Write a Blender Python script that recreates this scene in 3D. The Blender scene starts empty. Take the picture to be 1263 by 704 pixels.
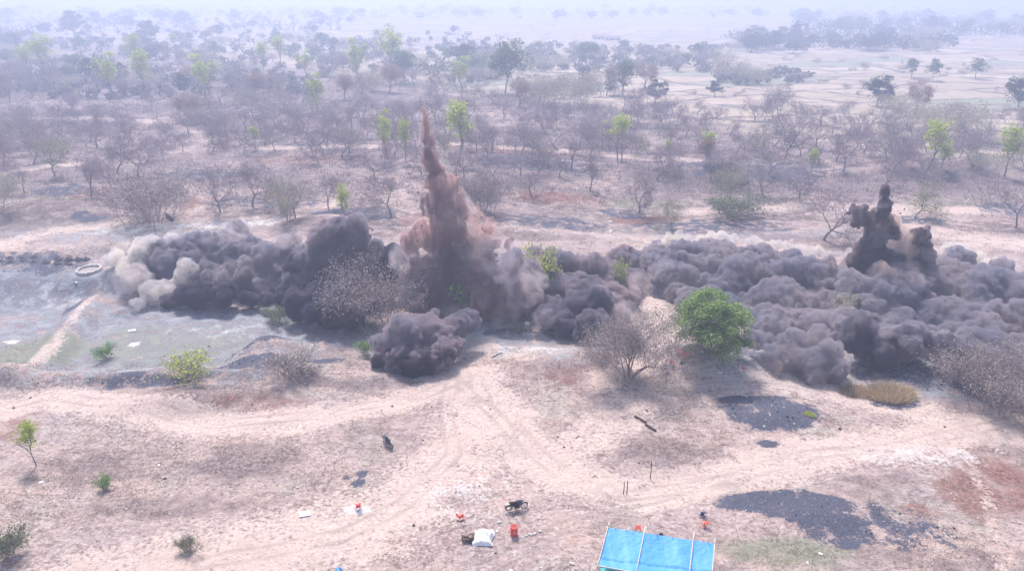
import bpy, math, random
import numpy as np
from mathutils import Vector, Matrix, Euler

# ------------------------------------------------------------------ camera
scene = bpy.context.scene
C = scene.collection
R = math.radians
CAM_H = 45.0
FOC = 902.0
PITCH = 21.9
cam_data = bpy.data.cameras.new("camera")
cam_data.sensor_width = 36.0
cam_data.lens = FOC / 1263.0 * 36.0
cam_data.clip_start = 0.5
cam_data.clip_end = 30000.0
cam = bpy.data.objects.new("camera", cam_data)
C.objects.link(cam)
cam.location = (0, 0, CAM_H)
cam.rotation_euler = (R(90 - PITCH), 0, 0)
scene.camera = cam

# ------------------------------------------------------------------ light
SUN_EL, SUN_AZ = 57.0, -16.0          # azimuth measured from +Y towards +X
world = bpy.data.worlds.new("World")
scene.world = world
world.use_nodes = True
wn = world.node_tree
wn.nodes.clear()
w_out = wn.nodes.new('ShaderNodeOutputWorld')
w_bg = wn.nodes.new('ShaderNodeBackground')
w_sky = wn.nodes.new('ShaderNodeTexSky')
w_sky.sky_type = 'NISHITA'
w_sky.sun_disc = False
w_sky.sun_elevation = R(SUN_EL)
w_sky.sun_rotation = R(SUN_AZ)
w_sky.altitude = 300
w_sky.dust_density = 3.5
w_sky.air_density = 1.2
w_bg.inputs['Strength'].default_value = 0.145
wn.links.new(w_sky.outputs[0], w_bg.inputs[0])
wn.links.new(w_bg.outputs[0], w_out.inputs[0])
sun_data = bpy.data.lights.new("sun", 'SUN')
sun_data.energy = 3.6
sun_data.angle = R(9.0)
sun_data.color = (1.0, 0.95, 0.92)
sun = bpy.data.objects.new("sun", sun_data)
C.objects.link(sun)
_sd = Vector((math.sin(R(SUN_AZ)) * math.cos(R(SUN_EL)), math.cos(R(SUN_AZ)) * math.cos(R(SUN_EL)), math.sin(R(SUN_EL))))
sun.rotation_euler = _sd.to_track_quat('Z', 'Y').to_euler()
sun.location = (0, 0, 200)

vs = scene.view_settings
vs.view_transform = 'Standard'
vs.look = 'None'
vs.gamma = 1.0
vs.use_curve_mapping = False
vs.exposure = 0.67
HAZE_DENSITY = 0.00125
cy = scene.cycles
cy.use_denoising = True
cy.max_bounces = 6
cy.diffuse_bounces = 2
cy.glossy_bounces = 1
cy.transmission_bounces = 2
cy.volume_bounces = 2
cy.transparent_max_bounces = 8
cy.sample_clamp_indirect = 6.0
cy.volume_step_rate = 1.0
cy.volume_max_steps = 256

# ------------------------------------------------------------------ small helpers
def vnoise(x, y, seed=0):
    xi = np.floor(x); yi = np.floor(y)
    fx = x - xi; fy = y - yi
    fx = fx * fx * (3 - 2 * fx); fy = fy * fy * (3 - 2 * fy)
    def h(a, b):
        v = np.sin(a * 127.1 + b * 311.7 + seed * 74.7) * 43758.5453
        return v - np.floor(v)
    return (h(xi, yi) * (1 - fx) + h(xi + 1, yi) * fx) * (1 - fy) + (h(xi, yi + 1) * (1 - fx) + h(xi + 1, yi + 1) * fx) * fy
def fbm(x, y, octs=4, seed=0):
    s = 0; a = .5
    for k in range(octs):
        s = s + a * vnoise(x, y, seed + k * 7); a *= .5; x = x * 2.03 + 11.3; y = y * 2.03 + 5.7
    return s / (1 - .5 ** octs)
def sstep(a, b, v):
    t = np.clip((v - a) / (b - a), 0, 1)
    return t * t * (3 - 2 * t)
def h3(a, b, c, s):
    v = np.sin(a * 127.1 + b * 311.7 + c * 74.7 + s * 19.19) * 43758.5453
    return v - np.floor(v)
def vnoise3(p, seed=0):
    i = np.floor(p); f = p - i; f = f * f * (3 - 2 * f)
    out = 0
    for dx in (0, 1):
        for dy in (0, 1):
            for dz in (0, 1):
                w = (f[:, 0] if dx else 1 - f[:, 0]) * (f[:, 1] if dy else 1 - f[:, 1]) * (f[:, 2] if dz else 1 - f[:, 2])
                out = out + w * h3(i[:, 0] + dx, i[:, 1] + dy, i[:, 2] + dz, seed)
    return out
def worley3(p, seed=0):
    """rounded cells: 1 at a cell's middle, 0 at its border region"""
    i = np.floor(p); best = np.full(len(p), 9.0)
    for dx in (-1, 0, 1):
        for dy in (-1, 0, 1):
            for dz in (-1, 0, 1):
                a, b, c = i[:, 0] + dx, i[:, 1] + dy, i[:, 2] + dz
                q = np.stack([a + h3(a, b, c, seed), b + h3(a, b, c, seed + 1), c + h3(a, b, c, seed + 2)], 1)
                d = ((p - q) ** 2).sum(1)
                best = np.minimum(best, d)
    return 1 - np.sqrt(best)

ca, sa = math.cos(R(PITCH)), math.sin(R(PITCH))
def ray(px, py):
    u = (px - 631.5) / FOC; v = (352 - py) / FOC
    return np.array([u, ca + v * sa, -sa + v * ca])
def flat(px, py, z=0.0):
    d = ray(px, py); t = (z - CAM_H) / d[2]
    return np.array([d[0] * t, d[1] * t])

# ------------------------------------------------------------------ terrain shape (metres, world space)
def seg_dist(x, y, pts):
    best = np.full(np.shape(x), 1e9)
    for (ax, ay), (bx, by) in zip(pts[:-1], pts[1:]):
        vx, vy = bx - ax, by - ay
        t = np.clip(((x - ax) * vx + (y - ay) * vy) / (vx * vx + vy * vy + 1e-9), 0, 1)
        best = np.minimum(best, np.hypot(x - ax - t * vx, y - ay - t * vy))
    return best
def bump(x, y, px, py, rx, ry, h, p=1.0):
    cx, cy = flat(px, py)
    d = np.sqrt(((x - cx) / rx) ** 2 + ((y - cy) / ry) ** 2)
    return h * (1 - sstep(0.0, 1.0, d)) ** p
RAMP = [tuple(flat(*q)) for q in ((112, 362), (98, 378), (62, 420), (15, 462))]
RIM = [tuple(flat(*q)) for q in ((0, 470), (120, 468), (230, 462), (320, 462), (430, 470), (480, 470))]
def hgt(x, y):
    x = np.asarray(x, float); y = np.asarray(y, float)
    wob = 6 * (vnoise(x / 14, y / 14, 3) - .5)
    h = 0.9 * (fbm(x / 24, y / 24, 3, 1) - .5) + 0.45 * (fbm(x / 4.2, y / 4.2, 3, 9) - .5)
    far = sstep(150, 330, y)
    h = h * (1 + 1.2 * far)
    # the sunken floor between the working bench and the near ground
    basin = sstep(82, 88, y + wob * .4) * (1 - sstep(108, 118, y + wob)) * (1 - sstep(-18, 4, x))
    h = h - 2.3 * basin
    pit = sstep(88, 94, y + wob * .4) * (1 - sstep(112, 122, y + wob)) * sstep(-6, 8, x) 
    h = h - 1.6 * pit
    h = h + 2.4 * sstep(110, 124, y + wob) * (1 - sstep(-10, 30, x)) * (1 - .6 * far)
    h = h + bump(x, y, 870, 446, 10, 8, 2.2)
    h = h + bump(x, y, 332, 430, 8, 7, 4.0)
    h = h + bump(x, y, 400, 452, 14, 4, 1.4)
    h = h + bump(x, y, 235, 492, 13, 5, 1.0) + bump(x, y, 305, 575, 12, 6, .8) + bump(x, y, 215, 500, 8, 3, .5)
    h = h + bump(x, y, 70, 274, 22, 9, 2.2) + bump(x, y, 400, 292, 12, 8, 2.0) + bump(x, y, 600, 233, 26, 8, 1.5)
    h = h + bump(x, y, 850, 215, 34, 12, 3.0) + bump(x, y, 640, 208, 60, 8, 1.8) + bump(x, y, 1180, 210, 40, 12, 2.5)
    h = h + bump(x, y, 720, 455, 16, 7, .9) + bump(x, y, 960, 515, 9, 4, .5) + bump(x, y, 1000, 640, 7, 3.5, .35)
    h = h + bump(x, y, 800, 560, 7, 5, .7) + bump(x, y, 1150, 470, 9, 5, 1.2) + bump(x, y, 1130, 445, 8, 6, 1.8)
    dr = seg_dist(x, y, RAMP)
    h = h + 1.5 * (1 - sstep(.5, 4.0, dr))
    dm = seg_dist(x, y, RIM)
    h = h + .8 * (1 - sstep(.2, 2.6, dm + .6 * (vnoise(x / 3, y / 3, 5) - .5)))
    h = h + .12 * (fbm(x / 1.3, y / 1.3, 2, 31) - .5) * (1 - sstep(140, 200, y))
    cx, cy = flat(110, 334); wr_ = 1 - sstep(3.2, 8.0, np.hypot(x - cx, y - cy)); h = h * (1 - wr_) + .6 * wr_
    return h
def G(px, py):
    """ground point seen at a place of the photograph"""
    d = ray(px, py); z = 0.0
    t = -CAM_H / d[2]
    for k in range(14):
        t2 = (z - CAM_H) / d[2]; t = .5 * t + .5 * t2
        z = float(hgt(d[0] * t, d[1] * t))
    return Vector((d[0] * t, d[1] * t, float(hgt(d[0] * t, d[1] * t))))
def mpp(px, py):
    """metres per photograph pixel at the ground there"""
    p = G(px, py)
    depth = p.y * ca + (CAM_H - p.z) * sa
    return depth / FOC

def mesh_np(name, verts, faces, mats, parent=None, smooth=False, mi=None):
    """verts (N,3); faces: (M,k) array or list of arrays"""
    me = bpy.data.meshes.new(name)
    fl = faces if isinstance(faces, list) else [faces]
    fl = [np.asarray(f, np.int32) for f in fl if len(f)]
    verts = np.asarray(verts, np.float32)
    me.vertices.add(len(verts)); me.vertices.foreach_set('co', verts.ravel())
    loops = np.concatenate([f.ravel() for f in fl])
    tot = np.concatenate([np.full(len(f), f.shape[1], np.int32) for f in fl])
    st = np.concatenate([[0], np.cumsum(tot)[:-1]]).astype(np.int32)
    me.loops.add(len(loops)); me.loops.foreach_set('vertex_index', loops)
    me.polygons.add(len(tot)); me.polygons.foreach_set('loop_start', st); me.polygons.foreach_set('loop_total', tot)
    if mi is not None: me.polygons.foreach_set('material_index', np.asarray(mi, np.int32))
    me.polygons.foreach_set('use_smooth', np.full(len(tot), bool(smooth)))
    me.update(calc_edges=True)
    for m in (mats if isinstance(mats, (list, tuple)) else [mats]): me.materials.append(m)
    o = bpy.data.objects.new(name, me)
    C.objects.link(o)
    if parent: o.parent = parent
    return o
def attr_col(me, name, arr, domain='POINT'):
    a = me.attributes.new(name, 'FLOAT_COLOR', domain)
    a.data.foreach_set('color', np.asarray(arr, np.float32).ravel())
def tag(o, label=None, cat=None, group=None, kind=None):
    if label: o['label'] = label
    if cat: o['category'] = cat
    if group: o['group'] = group
    if kind: o['kind'] = kind
    return o
def empty(name, loc=(0, 0, 0), rz=0.0):
    o = bpy.data.objects.new(name, None)
    o.empty_display_size = .5
    C.objects.link(o); o.location = loc; o.rotation_euler = (0, 0, rz)
    return o
def copy_tree(o, parent=None):
    c = o.copy(); C.objects.link(c); c.parent = parent
    for ch in [k for k in o.children]: copy_tree(ch, c)
    return c

# ------------------------------------------------------------------ materials
def new_mat(name):
    m = bpy.data.materials.new(name); m.use_nodes = True
    nt = m.node_tree; nt.nodes.clear()
    out = nt.nodes.new('ShaderNodeOutputMaterial')
    return m, nt, out
def N(nt, t, **kw):
    n = nt.nodes.new(t)
    for k, v in kw.items(): setattr(n, k, v)
    return n
def simple(name, col, rough=.8, var=.12, scale=3.0, metal=0.0, bumpf=0.0, spec=.3):
    m, nt, out = new_mat(name)
    b = N(nt, 'ShaderNodeBsdfPrincipled')
    b.inputs['Roughness'].default_value = rough; b.inputs['Metallic'].default_value = metal
    b.inputs['Specular IOR Level'].default_value = spec
    tc = N(nt, 'ShaderNodeTexCoord'); no = N(nt, 'ShaderNodeTexNoise'); no.inputs['Scale'].default_value = scale
    no.inputs['Detail'].default_value = 5
    nt.links.new(tc.outputs['Object'], no.inputs['Vector'])
    mx = N(nt, 'ShaderNodeMix', data_type='RGBA')
    mx.inputs[6].default_value = (*[c * (1 - var) for c in col], 1)
    mx.inputs[7].default_value = (*[min(1, c * (1 + var)) for c in col], 1)
    nt.links.new(no.outputs['Fac'], mx.inputs[0]); nt.links.new(mx.outputs[2], b.inputs['Base Color'])
    if bumpf:
        bp = N(nt, 'ShaderNodeBump'); bp.inputs['Strength'].default_value = bumpf; bp.inputs['Distance'].default_value = .05
        nt.links.new(no.outputs['Fac'], bp.inputs['Height']); nt.links.new(bp.outputs[0], b.inputs['Normal'])
    nt.links.new(b.outputs[0], out.inputs['Surface'])
    return m
def leafy(name, cols, trans=.35):
    """leaf cards: hue from a per-face value stored with the mesh, shifted a little per tree"""
    m, nt, out = new_mat(name)
    at = N(nt, 'ShaderNodeAttribute', attribute_name='var')
    oi = N(nt, 'ShaderNodeObjectInfo')
    ad = N(nt, 'ShaderNodeMath', operation='MULTIPLY_ADD'); ad.inputs[1].default_value = .35; 
    nt.links.new(oi.outputs['Random'], ad.inputs[0]); nt.links.new(at.outputs['Fac'], ad.inputs[2])
    sb = N(nt, 'ShaderNodeMath', operation='SUBTRACT'); sb.inputs[1].default_value = .17
    nt.links.new(ad.outputs[0], sb.inputs[0])
    cr = N(nt, 'ShaderNodeValToRGB')
    while len(cr.color_ramp.elements) < len(cols): cr.color_ramp.elements.new(.5)
    for i, c in enumerate(cols):
        e = cr.color_ramp.elements[i]; e.position = i / (len(cols) - 1); e.color = (*c, 1)
    nt.links.new(sb.outputs[0], cr.inputs[0])
    d = N(nt, 'ShaderNodeBsdfDiffuse'); t = N(nt, 'ShaderNodeBsdfTranslucent'); ms = N(nt, 'ShaderNodeMixShader')
    ms.inputs[0].default_value = trans
    nt.links.new(cr.outputs[0], d.inputs[0]); nt.links.new(cr.outputs[0], t.inputs[0])
    nt.links.new(d.outputs[0], ms.inputs[1]); nt.links.new(t.outputs[0], ms.inputs[2])
    nt.links.new(ms.outputs[0], out.inputs['Surface'])
    return m
# ------------------------------------------------------------------ ground sheet
def stroke(px_pts): return [tuple(flat(*q)) for q in px_pts]
NXG, NYG = 1300, 1200
def sinh_axis(lo, hi, c, a, n):
    u0, u1 = math.asinh((lo - c) / a), math.asinh((hi - c) / a)
    return c + a * np.sinh(np.linspace(u0, u1, n))
gx = sinh_axis(-6000, 6000, 0, 50, NXG); gy = sinh_axis(-250, 9000, 82, 40, NYG)
GX, GY = np.meshgrid(gx, gy); X = GX.ravel(); Y = GY.ravel()
gz = hgt(X, Y)
w1 = (fbm(X / 9, Y / 9, 4, 41) - .5) * 2
w2 = (fbm(X / 2.6, Y / 2.6, 3, 47) - .5) * 2
def blob(px, py, rpx, rpy, soft=.5, warp=.5):
    cx, cy = flat(px, py); s = mpp(px, py)
    y0 = flat(px, py - rpy)[1]; y1 = flat(px, py + rpy)[1]
    ry = abs(y0 - y1) / 2; rx = rpx * s
    d = np.hypot((X - cx) / rx, (Y - cy) / ry) + warp * (w1 * .7 + w2 * .35)
    return 1 - sstep(1 - soft * .5, 1 + soft * .5, d)
def path(pts, wid, soft=.6, warp=.35):
    w = np.asarray(stroke(pts)); d = seg_dist(X, Y, [tuple(q) for q in w])
    d = d / wid + warp * (w1 + w2)
    return 1 - sstep(1 - soft, 1 + soft, d)
def mx(*a):
    o = a[0]
    for b in a[1:]: o = np.maximum(o, b)
    return o
coal = mx(blob(958, 512, 62, 22), blob(930, 494, 45, 6), blob(948, 549, 14, 4), blob(930, 620, 50, 14), blob(990, 625, 60, 18),
          blob(1035, 655, 50, 20), .55 * blob(1110, 650, 60, 26, .9), blob(446, 585, 8, 6), blob(444, 596, 9, 6), .5 * blob(428, 590, 6, 3),
          blob(330, 418, 30, 16, .7), blob(350, 452, 80, 8), blob(300, 455, 40, 5), .8 * blob(640, 405, 40, 8), .42 * blob(1140, 468, 90, 16, .9),
          .45 * blob(1060, 458, 50, 12), .75 * blob(80, 248, 40, 8), .7 * blob(40, 333, 70, 9, .9), 
          .75 * blob(90, 368, 12, 10), .7 * blob(10, 446, 20, 7), .85 * blob(930, 212, 90, 12, .8), .6 * blob(650, 212, 90, 7),
          .55 * blob(250, 225, 60, 8), .5 * blob(330, 262, 80, 7), .6 * blob(680, 282, 70, 8, 1), .6 * blob(880, 280, 90, 8, 1), .8 * blob(110, 284, 22, 4),
          .6 * blob(1250, 258, 40, 8), .8 * blob(440, 278, 60, 8), .7 * blob(180, 473, 60, 7, .8), .6 * blob(1105, 495, 30, 9), .6 * blob(1230, 440, 60, 24, .9),
          .45 * blob(380, 185, 60, 5), .5 * blob(1110, 270, 60, 5), .7 * blob(770, 265, 30, 5))
pathm = mx(path([(-60, 520), (60, 490), (150, 500), (260, 527), (400, 515), (520, 490), (575, 470), (560, 445), (600, 425)], 2.6),
           path([(575, 465), (590, 510), (560, 560), (500, 620), (420, 660), (250, 690), (100, 720)], 4.5, .8),
           path([(590, 480), (640, 540), (700, 590), (790, 610), (900, 590), (1000, 560), (1120, 545), (1300, 500)], 3.2),
           .8 * path([(700, 560), (780, 500), (850, 475), (960, 470), (1060, 490), (1180, 520), (1290, 530)], 3.4),
           .5 * path([(1180, 540), (1215, 600), (1240, 680), (1250, 730)], .7), .85 * path([(20, 462), (62, 420), (100, 372), (118, 350)], 1.1, .8, .45), .6 * path([(150, 318), (200, 300), (260, 262), (230, 240)], 1.4),
           .8 * path([(0, 320), (60, 300), (180, 290), (300, 284), (420, 287)], 3, .9), .9 * .7 * path([(600, 292), (700, 290), (860, 298), (1000, 304)], 3, .9),
           .8 * path([(1110, 280), (1200, 296), (1300, 306)], 5, .9), path([(800, 350), (830, 410), (800, 450), (740, 470)], 2.4),
           path([(0, 225), (60, 215), (100, 212)], 2.5), .9 * path([(420, 262), (400, 280), (380, 287)], 2),
           .55 * path([(200, 150), (260, 180), (210, 200), (150, 215)], 2.4, .9, .6), .8 * path([(560, 185), (700, 190), (820, 197), (960, 205)], 3.5),
           .8 * path([(860, 262), (1000, 252), (1263, 262)], 3), .7 * path([(0, 150), (100, 152), (200, 155)], 4), .45 * blob(560, 590, 90, 50, 1.8),
           path([(840, 128), (1000, 130), (1100, 134), (1300, 142)], 2.2, .4, .05), .9 * path([(210, 62), (300, 64), (440, 60)], 5), .8 * path([(460, 190), (330, 192)], 3),
           .9 * path([(1030, 255), (1110, 262)], 2.5))
red = mx(blob(800, 272, 45, 5), .8 * blob(690, 250, 60, 8, 1), .9 * blob(1200, 605, 45, 26, 1.4), .8 * blob(1240, 590, 40, 40, 1.6), .7 * blob(1130, 630, 30, 10, 1.2), .6 * blob(100, 250, 50, 9),
         .8 * blob(245, 262, 22, 8), .5 * blob(540, 285, 60, 10), .6 * blob(330, 500, 60, 10, 1.3), .5 * blob(720, 470, 70, 12, 1.3), .5 * blob(20, 520, 30, 30, 1.5),
         .5 * blob(560, 545, 50, 16, 1.4), .45 * blob(850, 200, 60, 8), .55 * blob(1000, 75, 200, 5, .6), .5 * blob(380, 205, 90, 6), .6 * blob(630, 190, 120, 6), .5 * blob(870, 440, 30, 14),
         .5 * blob(240, 690, 140, 26, 1.5), .4 * blob(1130, 205, 70, 5))
green = mx(.8 * blob(970, 680, 80, 20, 1.2), .5 * blob(180, 410, 130, 26, 1.2), .75 * blob(40, 420, 60, 26, 1), .5 * blob(550, 412, 70, 14, 1), .6 * blob(60, 262, 60, 10), .5 * blob(120, 292, 110, 8),
           .7 * blob(790, 252, 60, 6), .6 * blob(850, 455, 20, 6), .55 * blob(1190, 250, 80, 8), .5 * blob(420, 432, 50, 8), .5 * blob(420, 135, 50, 10), .45 * blob(760, 270, 100, 7), .6 * blob(235, 680, 8, 3),
           .35 * blob(1180, 640, 80, 30, 1.6), .3 * blob(480, 560, 50, 24))
scrub = mx(.9 * blob(235, 492, 85, 17, .9), .9 * blob(310, 572, 75, 24, 1), .7 * blob(120, 575, 90, 26, 1.2), .7 * blob(200, 625, 120, 14, 1.2), .75 * blob(720, 460, 90, 16, 1), .8 * blob(820, 560, 60, 26, 1.1),
           .6 * blob(930, 560, 70, 14, 1.2), .6 * blob(1080, 600, 90, 24, 1.4), .5 * blob(470, 530, 70, 24, 1.4), .6 * blob(630, 555, 60, 14, 1.2), .45 * blob(850, 690, 60, 40, 1.4), .6 * blob(1240, 560, 60, 60, 1.6),
           .85 * blob(65, 276, 48, 9), .6 * blob(500, 475, 110, 8, 1.2), .8 * path([(380, 472), (440, 482), (480, 490), (560, 492), (640, 498)], .7), .7 * path([(120, 470), (230, 462), (330, 462)], 1.5), .55 * blob(1150, 690, 160, 20, 1.5))
yb = Y + 40 * (fbm(X / 120, Y / 120, 2, 77) - .5)
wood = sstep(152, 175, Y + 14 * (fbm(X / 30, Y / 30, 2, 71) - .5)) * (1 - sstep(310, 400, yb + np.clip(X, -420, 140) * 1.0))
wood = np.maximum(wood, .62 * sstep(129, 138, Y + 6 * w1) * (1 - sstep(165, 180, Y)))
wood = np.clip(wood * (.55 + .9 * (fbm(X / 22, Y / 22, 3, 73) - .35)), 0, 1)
strip = sstep(124, 132, Y) * (1 - sstep(165, 185, Y)) * sstep(.38, .56, fbm(X / 16, Y / 5, 3, 83))
scrub = np.maximum(scrub, .8 * strip)
ash = mx(blob(180, 400, 260, 55, .9) * .9, blob(50, 350, 120, 22, .8), blob(560, 415, 120, 24, .9) * .9, blob(950, 455, 150, 30, .9) * .8, blob(1180, 470, 110, 26, 1) * .8, .6 * blob(140, 300, 200, 14, 1),
         .5 * blob(720, 425, 60, 30, 1), .5 * blob(880, 290, 260, 10, 1), .35 * blob(1230, 480, 60, 40, 1.4))
field = sstep(300, 370, yb + np.clip(X, -420, 140) * 1.0)
pale = mx(.35 * blob(300, 392, 110, 12, 1.6), blob(163, 407, 6, 3, .4, .2), blob(10, 405, 9, 2.4, .4, .2), .6 * blob(650, 430, 60, 12, 1.4), blob(440, 628, 18, 5, .5, .3), .5 * blob(1120, 560, 120, 14, 1.5), .35 * blob(60, 355, 60, 8),
          .6 * path([(130, 300), (240, 292), (330, 288)], 4, 1), .45 * blob(560, 610, 60, 34, 1.7))
def ruts(pts, gap=.75, wid=.16):
    w = np.asarray(stroke(pts)); d = seg_dist(X, Y, [tuple(q) for q in w]) + .25 * w1
    return (1 - sstep(wid, wid + .35, np.abs(d - gap))) * (.45 + .55 * vnoise(X / 3, Y / 3, 19))
rut = mx(ruts([(-60, 515), (60, 488), (150, 498), (260, 524), (400, 512), (520, 488), (575, 466), (560, 445)]), ruts([(585, 465), (600, 500), (640, 540), (700, 590), (770, 612), (900, 592), (1000, 562), (1120, 547), (1300, 505)]),
         ruts([(560, 470), (548, 500), (560, 560), (500, 620), (420, 662), (250, 694)]), ruts([(650, 520), (690, 560), (740, 590), (775, 640), (760, 700)]), ruts([(900, 600), (820, 625), (700, 650), (600, 700)]),
         ruts([(550, 450), (575, 480), (620, 520), (640, 560)], .5), ruts([(1263, 560), (1150, 530), (1060, 500), (960, 476), (850, 480)]), ruts([(120, 470), (180, 490), (330, 485), (450, 495)], .4))
gidx = np.arange(NXG * NYG).reshape(NYG, NXG)
quads = np.stack([gidx[:-1, :-1], gidx[:-1, 1:], gidx[1:, 1:], gidx[1:, :-1]], -1).reshape(-1, 4)

gm, nt, out = new_mat('ground')
L = nt.links.new
tc = N(nt, 'ShaderNodeTexCoord')
def noise(scale, detail=5, rough=.6, vec=None):
    n = N(nt, 'ShaderNodeTexNoise'); n.inputs['Scale'].default_value = scale; n.inputs['Detail'].default_value = detail
    n.inputs['Roughness'].default_value = rough
    L(vec or tc.outputs['Object'], n.inputs['Vector']); return n.outputs['Fac']
def math_(op, a, b=None, c=None):
    n = N(nt, 'ShaderNodeMath', operation=op)
    for i, v in enumerate((a, b, c)):
        if v is None: continue
        if isinstance(v, (int, float)): n.inputs[i].default_value = v
        else: L(v, n.inputs[i])
    return n.outputs[0]
def mr(v, a, b, c=0.0, d=1.0):
    n = N(nt, 'ShaderNodeMapRange', interpolation_type='SMOOTHSTEP')
    L(v, n.inputs[0]); n.inputs[1].default_value = a; n.inputs[2].default_value = b; n.inputs[3].default_value = c; n.inputs[4].default_value = d
    return n.outputs[0]
def mixc(f, a, b):
    n = N(nt, 'ShaderNodeMix', data_type='RGBA')
    if isinstance(f, (int, float)): n.inputs[0].default_value = f
    else: L(f, n.inputs[0])
    for i, v in ((6, a), (7, b)):
        if isinstance(v, tuple): n.inputs[i].default_value = (*v, 1)
        else: L(v, n.inputs[i])
    return n.outputs[2]
def chans(nm):
    a = N(nt, 'ShaderNodeAttribute', attribute_name=nm); s = N(nt, 'ShaderNodeSeparateColor'); L(a.outputs['Color'], s.inputs[0])
    return s.outputs[0], s.outputs[1], s.outputs[2], a.outputs['Alpha']
aC, aP, aR, aG = chans('cover_a'); aS, aA, aF, aW = chans('cover_b'); aT, aU, _, _ = chans('cover_c')
nf = noise(2.6, 8, .72); nm_ = noise(.45, 6, .65); nl = noise(.06, 5, .6); nff = noise(9.0, 4, .7)
# wandering streaks: low ridges of washed soil, thin cracks and old tracks
mps = N(nt, 'ShaderNodeMapping'); L(tc.outputs['Object'], mps.inputs[0]); mps.inputs['Scale'].default_value = (.16, .55, 1); mps.inputs['Rotation'].default_value = (0, 0, .12)
ns = N(nt, 'ShaderNodeTexNoise'); ns.inputs['Scale'].default_value = 1.0; ns.inputs['Detail'].default_value = 7; ns.inputs['Roughness'].default_value = .68; ns.inputs['Distortion'].default_value = 1.3; L(mps.outputs[0], ns.inputs['Vector'])
ridge = math_('ABSOLUTE', math_('SUBTRACT', ns.outputs['Fac'], .5))
mpr = N(nt, 'ShaderNodeMapping'); L(tc.outputs['Object'], mpr.inputs[0]); mpr.inputs['Scale'].default_value = (.22, .22, 1); mpr.inputs['Location'].default_value = (31, 7, 0)
nr_ = N(nt, 'ShaderNodeTexNoise'); nr_.inputs['Scale'].default_value = 1.0; nr_.inputs['Detail'].default_value = 6; nr_.inputs['Distortion'].default_value = 2.2; L(mpr.outputs[0], nr_.inputs['Vector'])
crack = math_('ABSOLUTE', math_('SUBTRACT', nr_.outputs['Fac'], .5))
brk = math_('ADD', math_('MULTIPLY', math_('SUBTRACT', nf, .5), 2.3), math_('MULTIPLY', math_('SUBTRACT', nm_, .5), 2.2))
def m_(a, lo=.3, hi=.7, k=1.0):
    return mr(math_('ADD', a, math_('MULTIPLY', math_('MULTIPLY', brk, k), mr(a, 0.02, .25))), lo, hi)
nh1 = noise(.11, 5, .62); mph = N(nt, 'ShaderNodeMapping'); L(tc.outputs['Object'], mph.inputs[0]); mph.inputs['Location'].default_value = (90, 40, 9)
nh2 = noise(.14, 6, .65, mph.outputs[0]); nh3 = noise(.9, 5, .7, mph.outputs[0])
base = mixc(mr(nm_, .42, .58), (.43, .32, .29), (.275, .20, .19))
base = mixc(mr(nh1, .52, .60, 0, .8), base, mixc(mr(nh3, .4, .6), (.55, .385, .31), (.42, .295, .25)))
base = mixc(mr(nh2, .53, .61, 0, .75), base, mixc(mr(nh3, .4, .6), (.245, .235, .19), (.40, .37, .325)))
base = mixc(mr(nh1, .46, .40, 0, .7), base, mixc(mr(nh3, .42, .58), (.25, .18, .185), (.42, .34, .34)))
base = mixc(mr(nl, .35, .65, 0, .6), base, (.42, .31, .285))
base = mixc(mr(nf, .56, .63, 0, .9), base, (.58, .51, .475))
base = mixc(mr(nf, .45, .37, 0, .85), base, (.15, .11, .10))
base = mixc(mr(ns.outputs['Fac'], .40, .62, .0, .75), base, mixc(mr(nf, .42, .60), (.20, .145, .13), (.43, .34, .31)))
base = mixc(mr(ridge, .022, .0, 0, .55), base, (.60, .52, .48))
base = mixc(mr(crack, .012, .0, 0, .6), base, (.15, .11, .105))
col = mixc(m_(aS, .3, .8), base, mixc(mr(nf, .4, .62), (.14, .10, .095), (.33, .255, .24)))
col = mixc(m_(aA, .22, .9, 1.5), col, mixc(mr(nm_, .35, .65), (.15, .165, .20), (.31, .31, .33)))
col = mixc(math_('MULTIPLY', m_(aG, .2, .8, .6), .8), col, mixc(mr(nf, .4, .6), (.17, .19, .12), (.26, .26, .19)))
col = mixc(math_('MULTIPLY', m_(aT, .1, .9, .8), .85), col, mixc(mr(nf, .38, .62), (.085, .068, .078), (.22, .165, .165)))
col = mixc(math_('MULTIPLY', m_(aR, .25, .8), .8), col, mixc(mr(nf, .4, .6), (.14, .06, .05), (.29, .15, .12)))
col = mixc(math_('MULTIPLY', m_(aP, .25, .95, 1.1), .74), col, mixc(mr(nf, .35, .65), (.53, .40, .345), (.64, .51, .45)))
col = mixc(math_('MULTIPLY', mr(math_('ADD', aU, math_('MULTIPLY', math_('SUBTRACT', nf, .5), 1.6)), .4, .95), .42), col, (.23, .175, .16))
# dry paddy fields with earth bunds
mp = N(nt, 'ShaderNodeMapping'); L(tc.outputs['Object'], mp.inputs[0]); mp.inputs['Scale'].default_value = (.019, .036, 1); mp.inputs['Rotation'].default_value = (0, 0, .35)
vd = N(nt, 'ShaderNodeTexVoronoi', feature='DISTANCE_TO_EDGE', voronoi_dimensions='2D'); vd.inputs['Scale'].default_value = 1.0; L(mp.outputs[0], vd.inputs['Vector'])
vc = N(nt, 'ShaderNodeTexVoronoi', feature='F1', voronoi_dimensions='2D'); vc.inputs['Scale'].default_value = 1.0; L(mp.outputs[0], vc.inputs['Vector'])
sc_ = N(nt, 'ShaderNodeSeparateColor'); L(vc.outputs['Color'], sc_.inputs[0])
fcol = mixc(sc_.outputs[0], (.33, .27, .205), (.47, .385, .31)); fcol = mixc(math_('MULTIPLY', sc_.outputs[1], .45), fcol, (.36, .27, .20))
fcol = mixc(mr(sc_.outputs[2], .82, .9), fcol, (.26, .27, .20))
fcol = mixc(mr(vd.outputs['Distance'], .07, .03), fcol, (.19, .16, .14))
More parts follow.
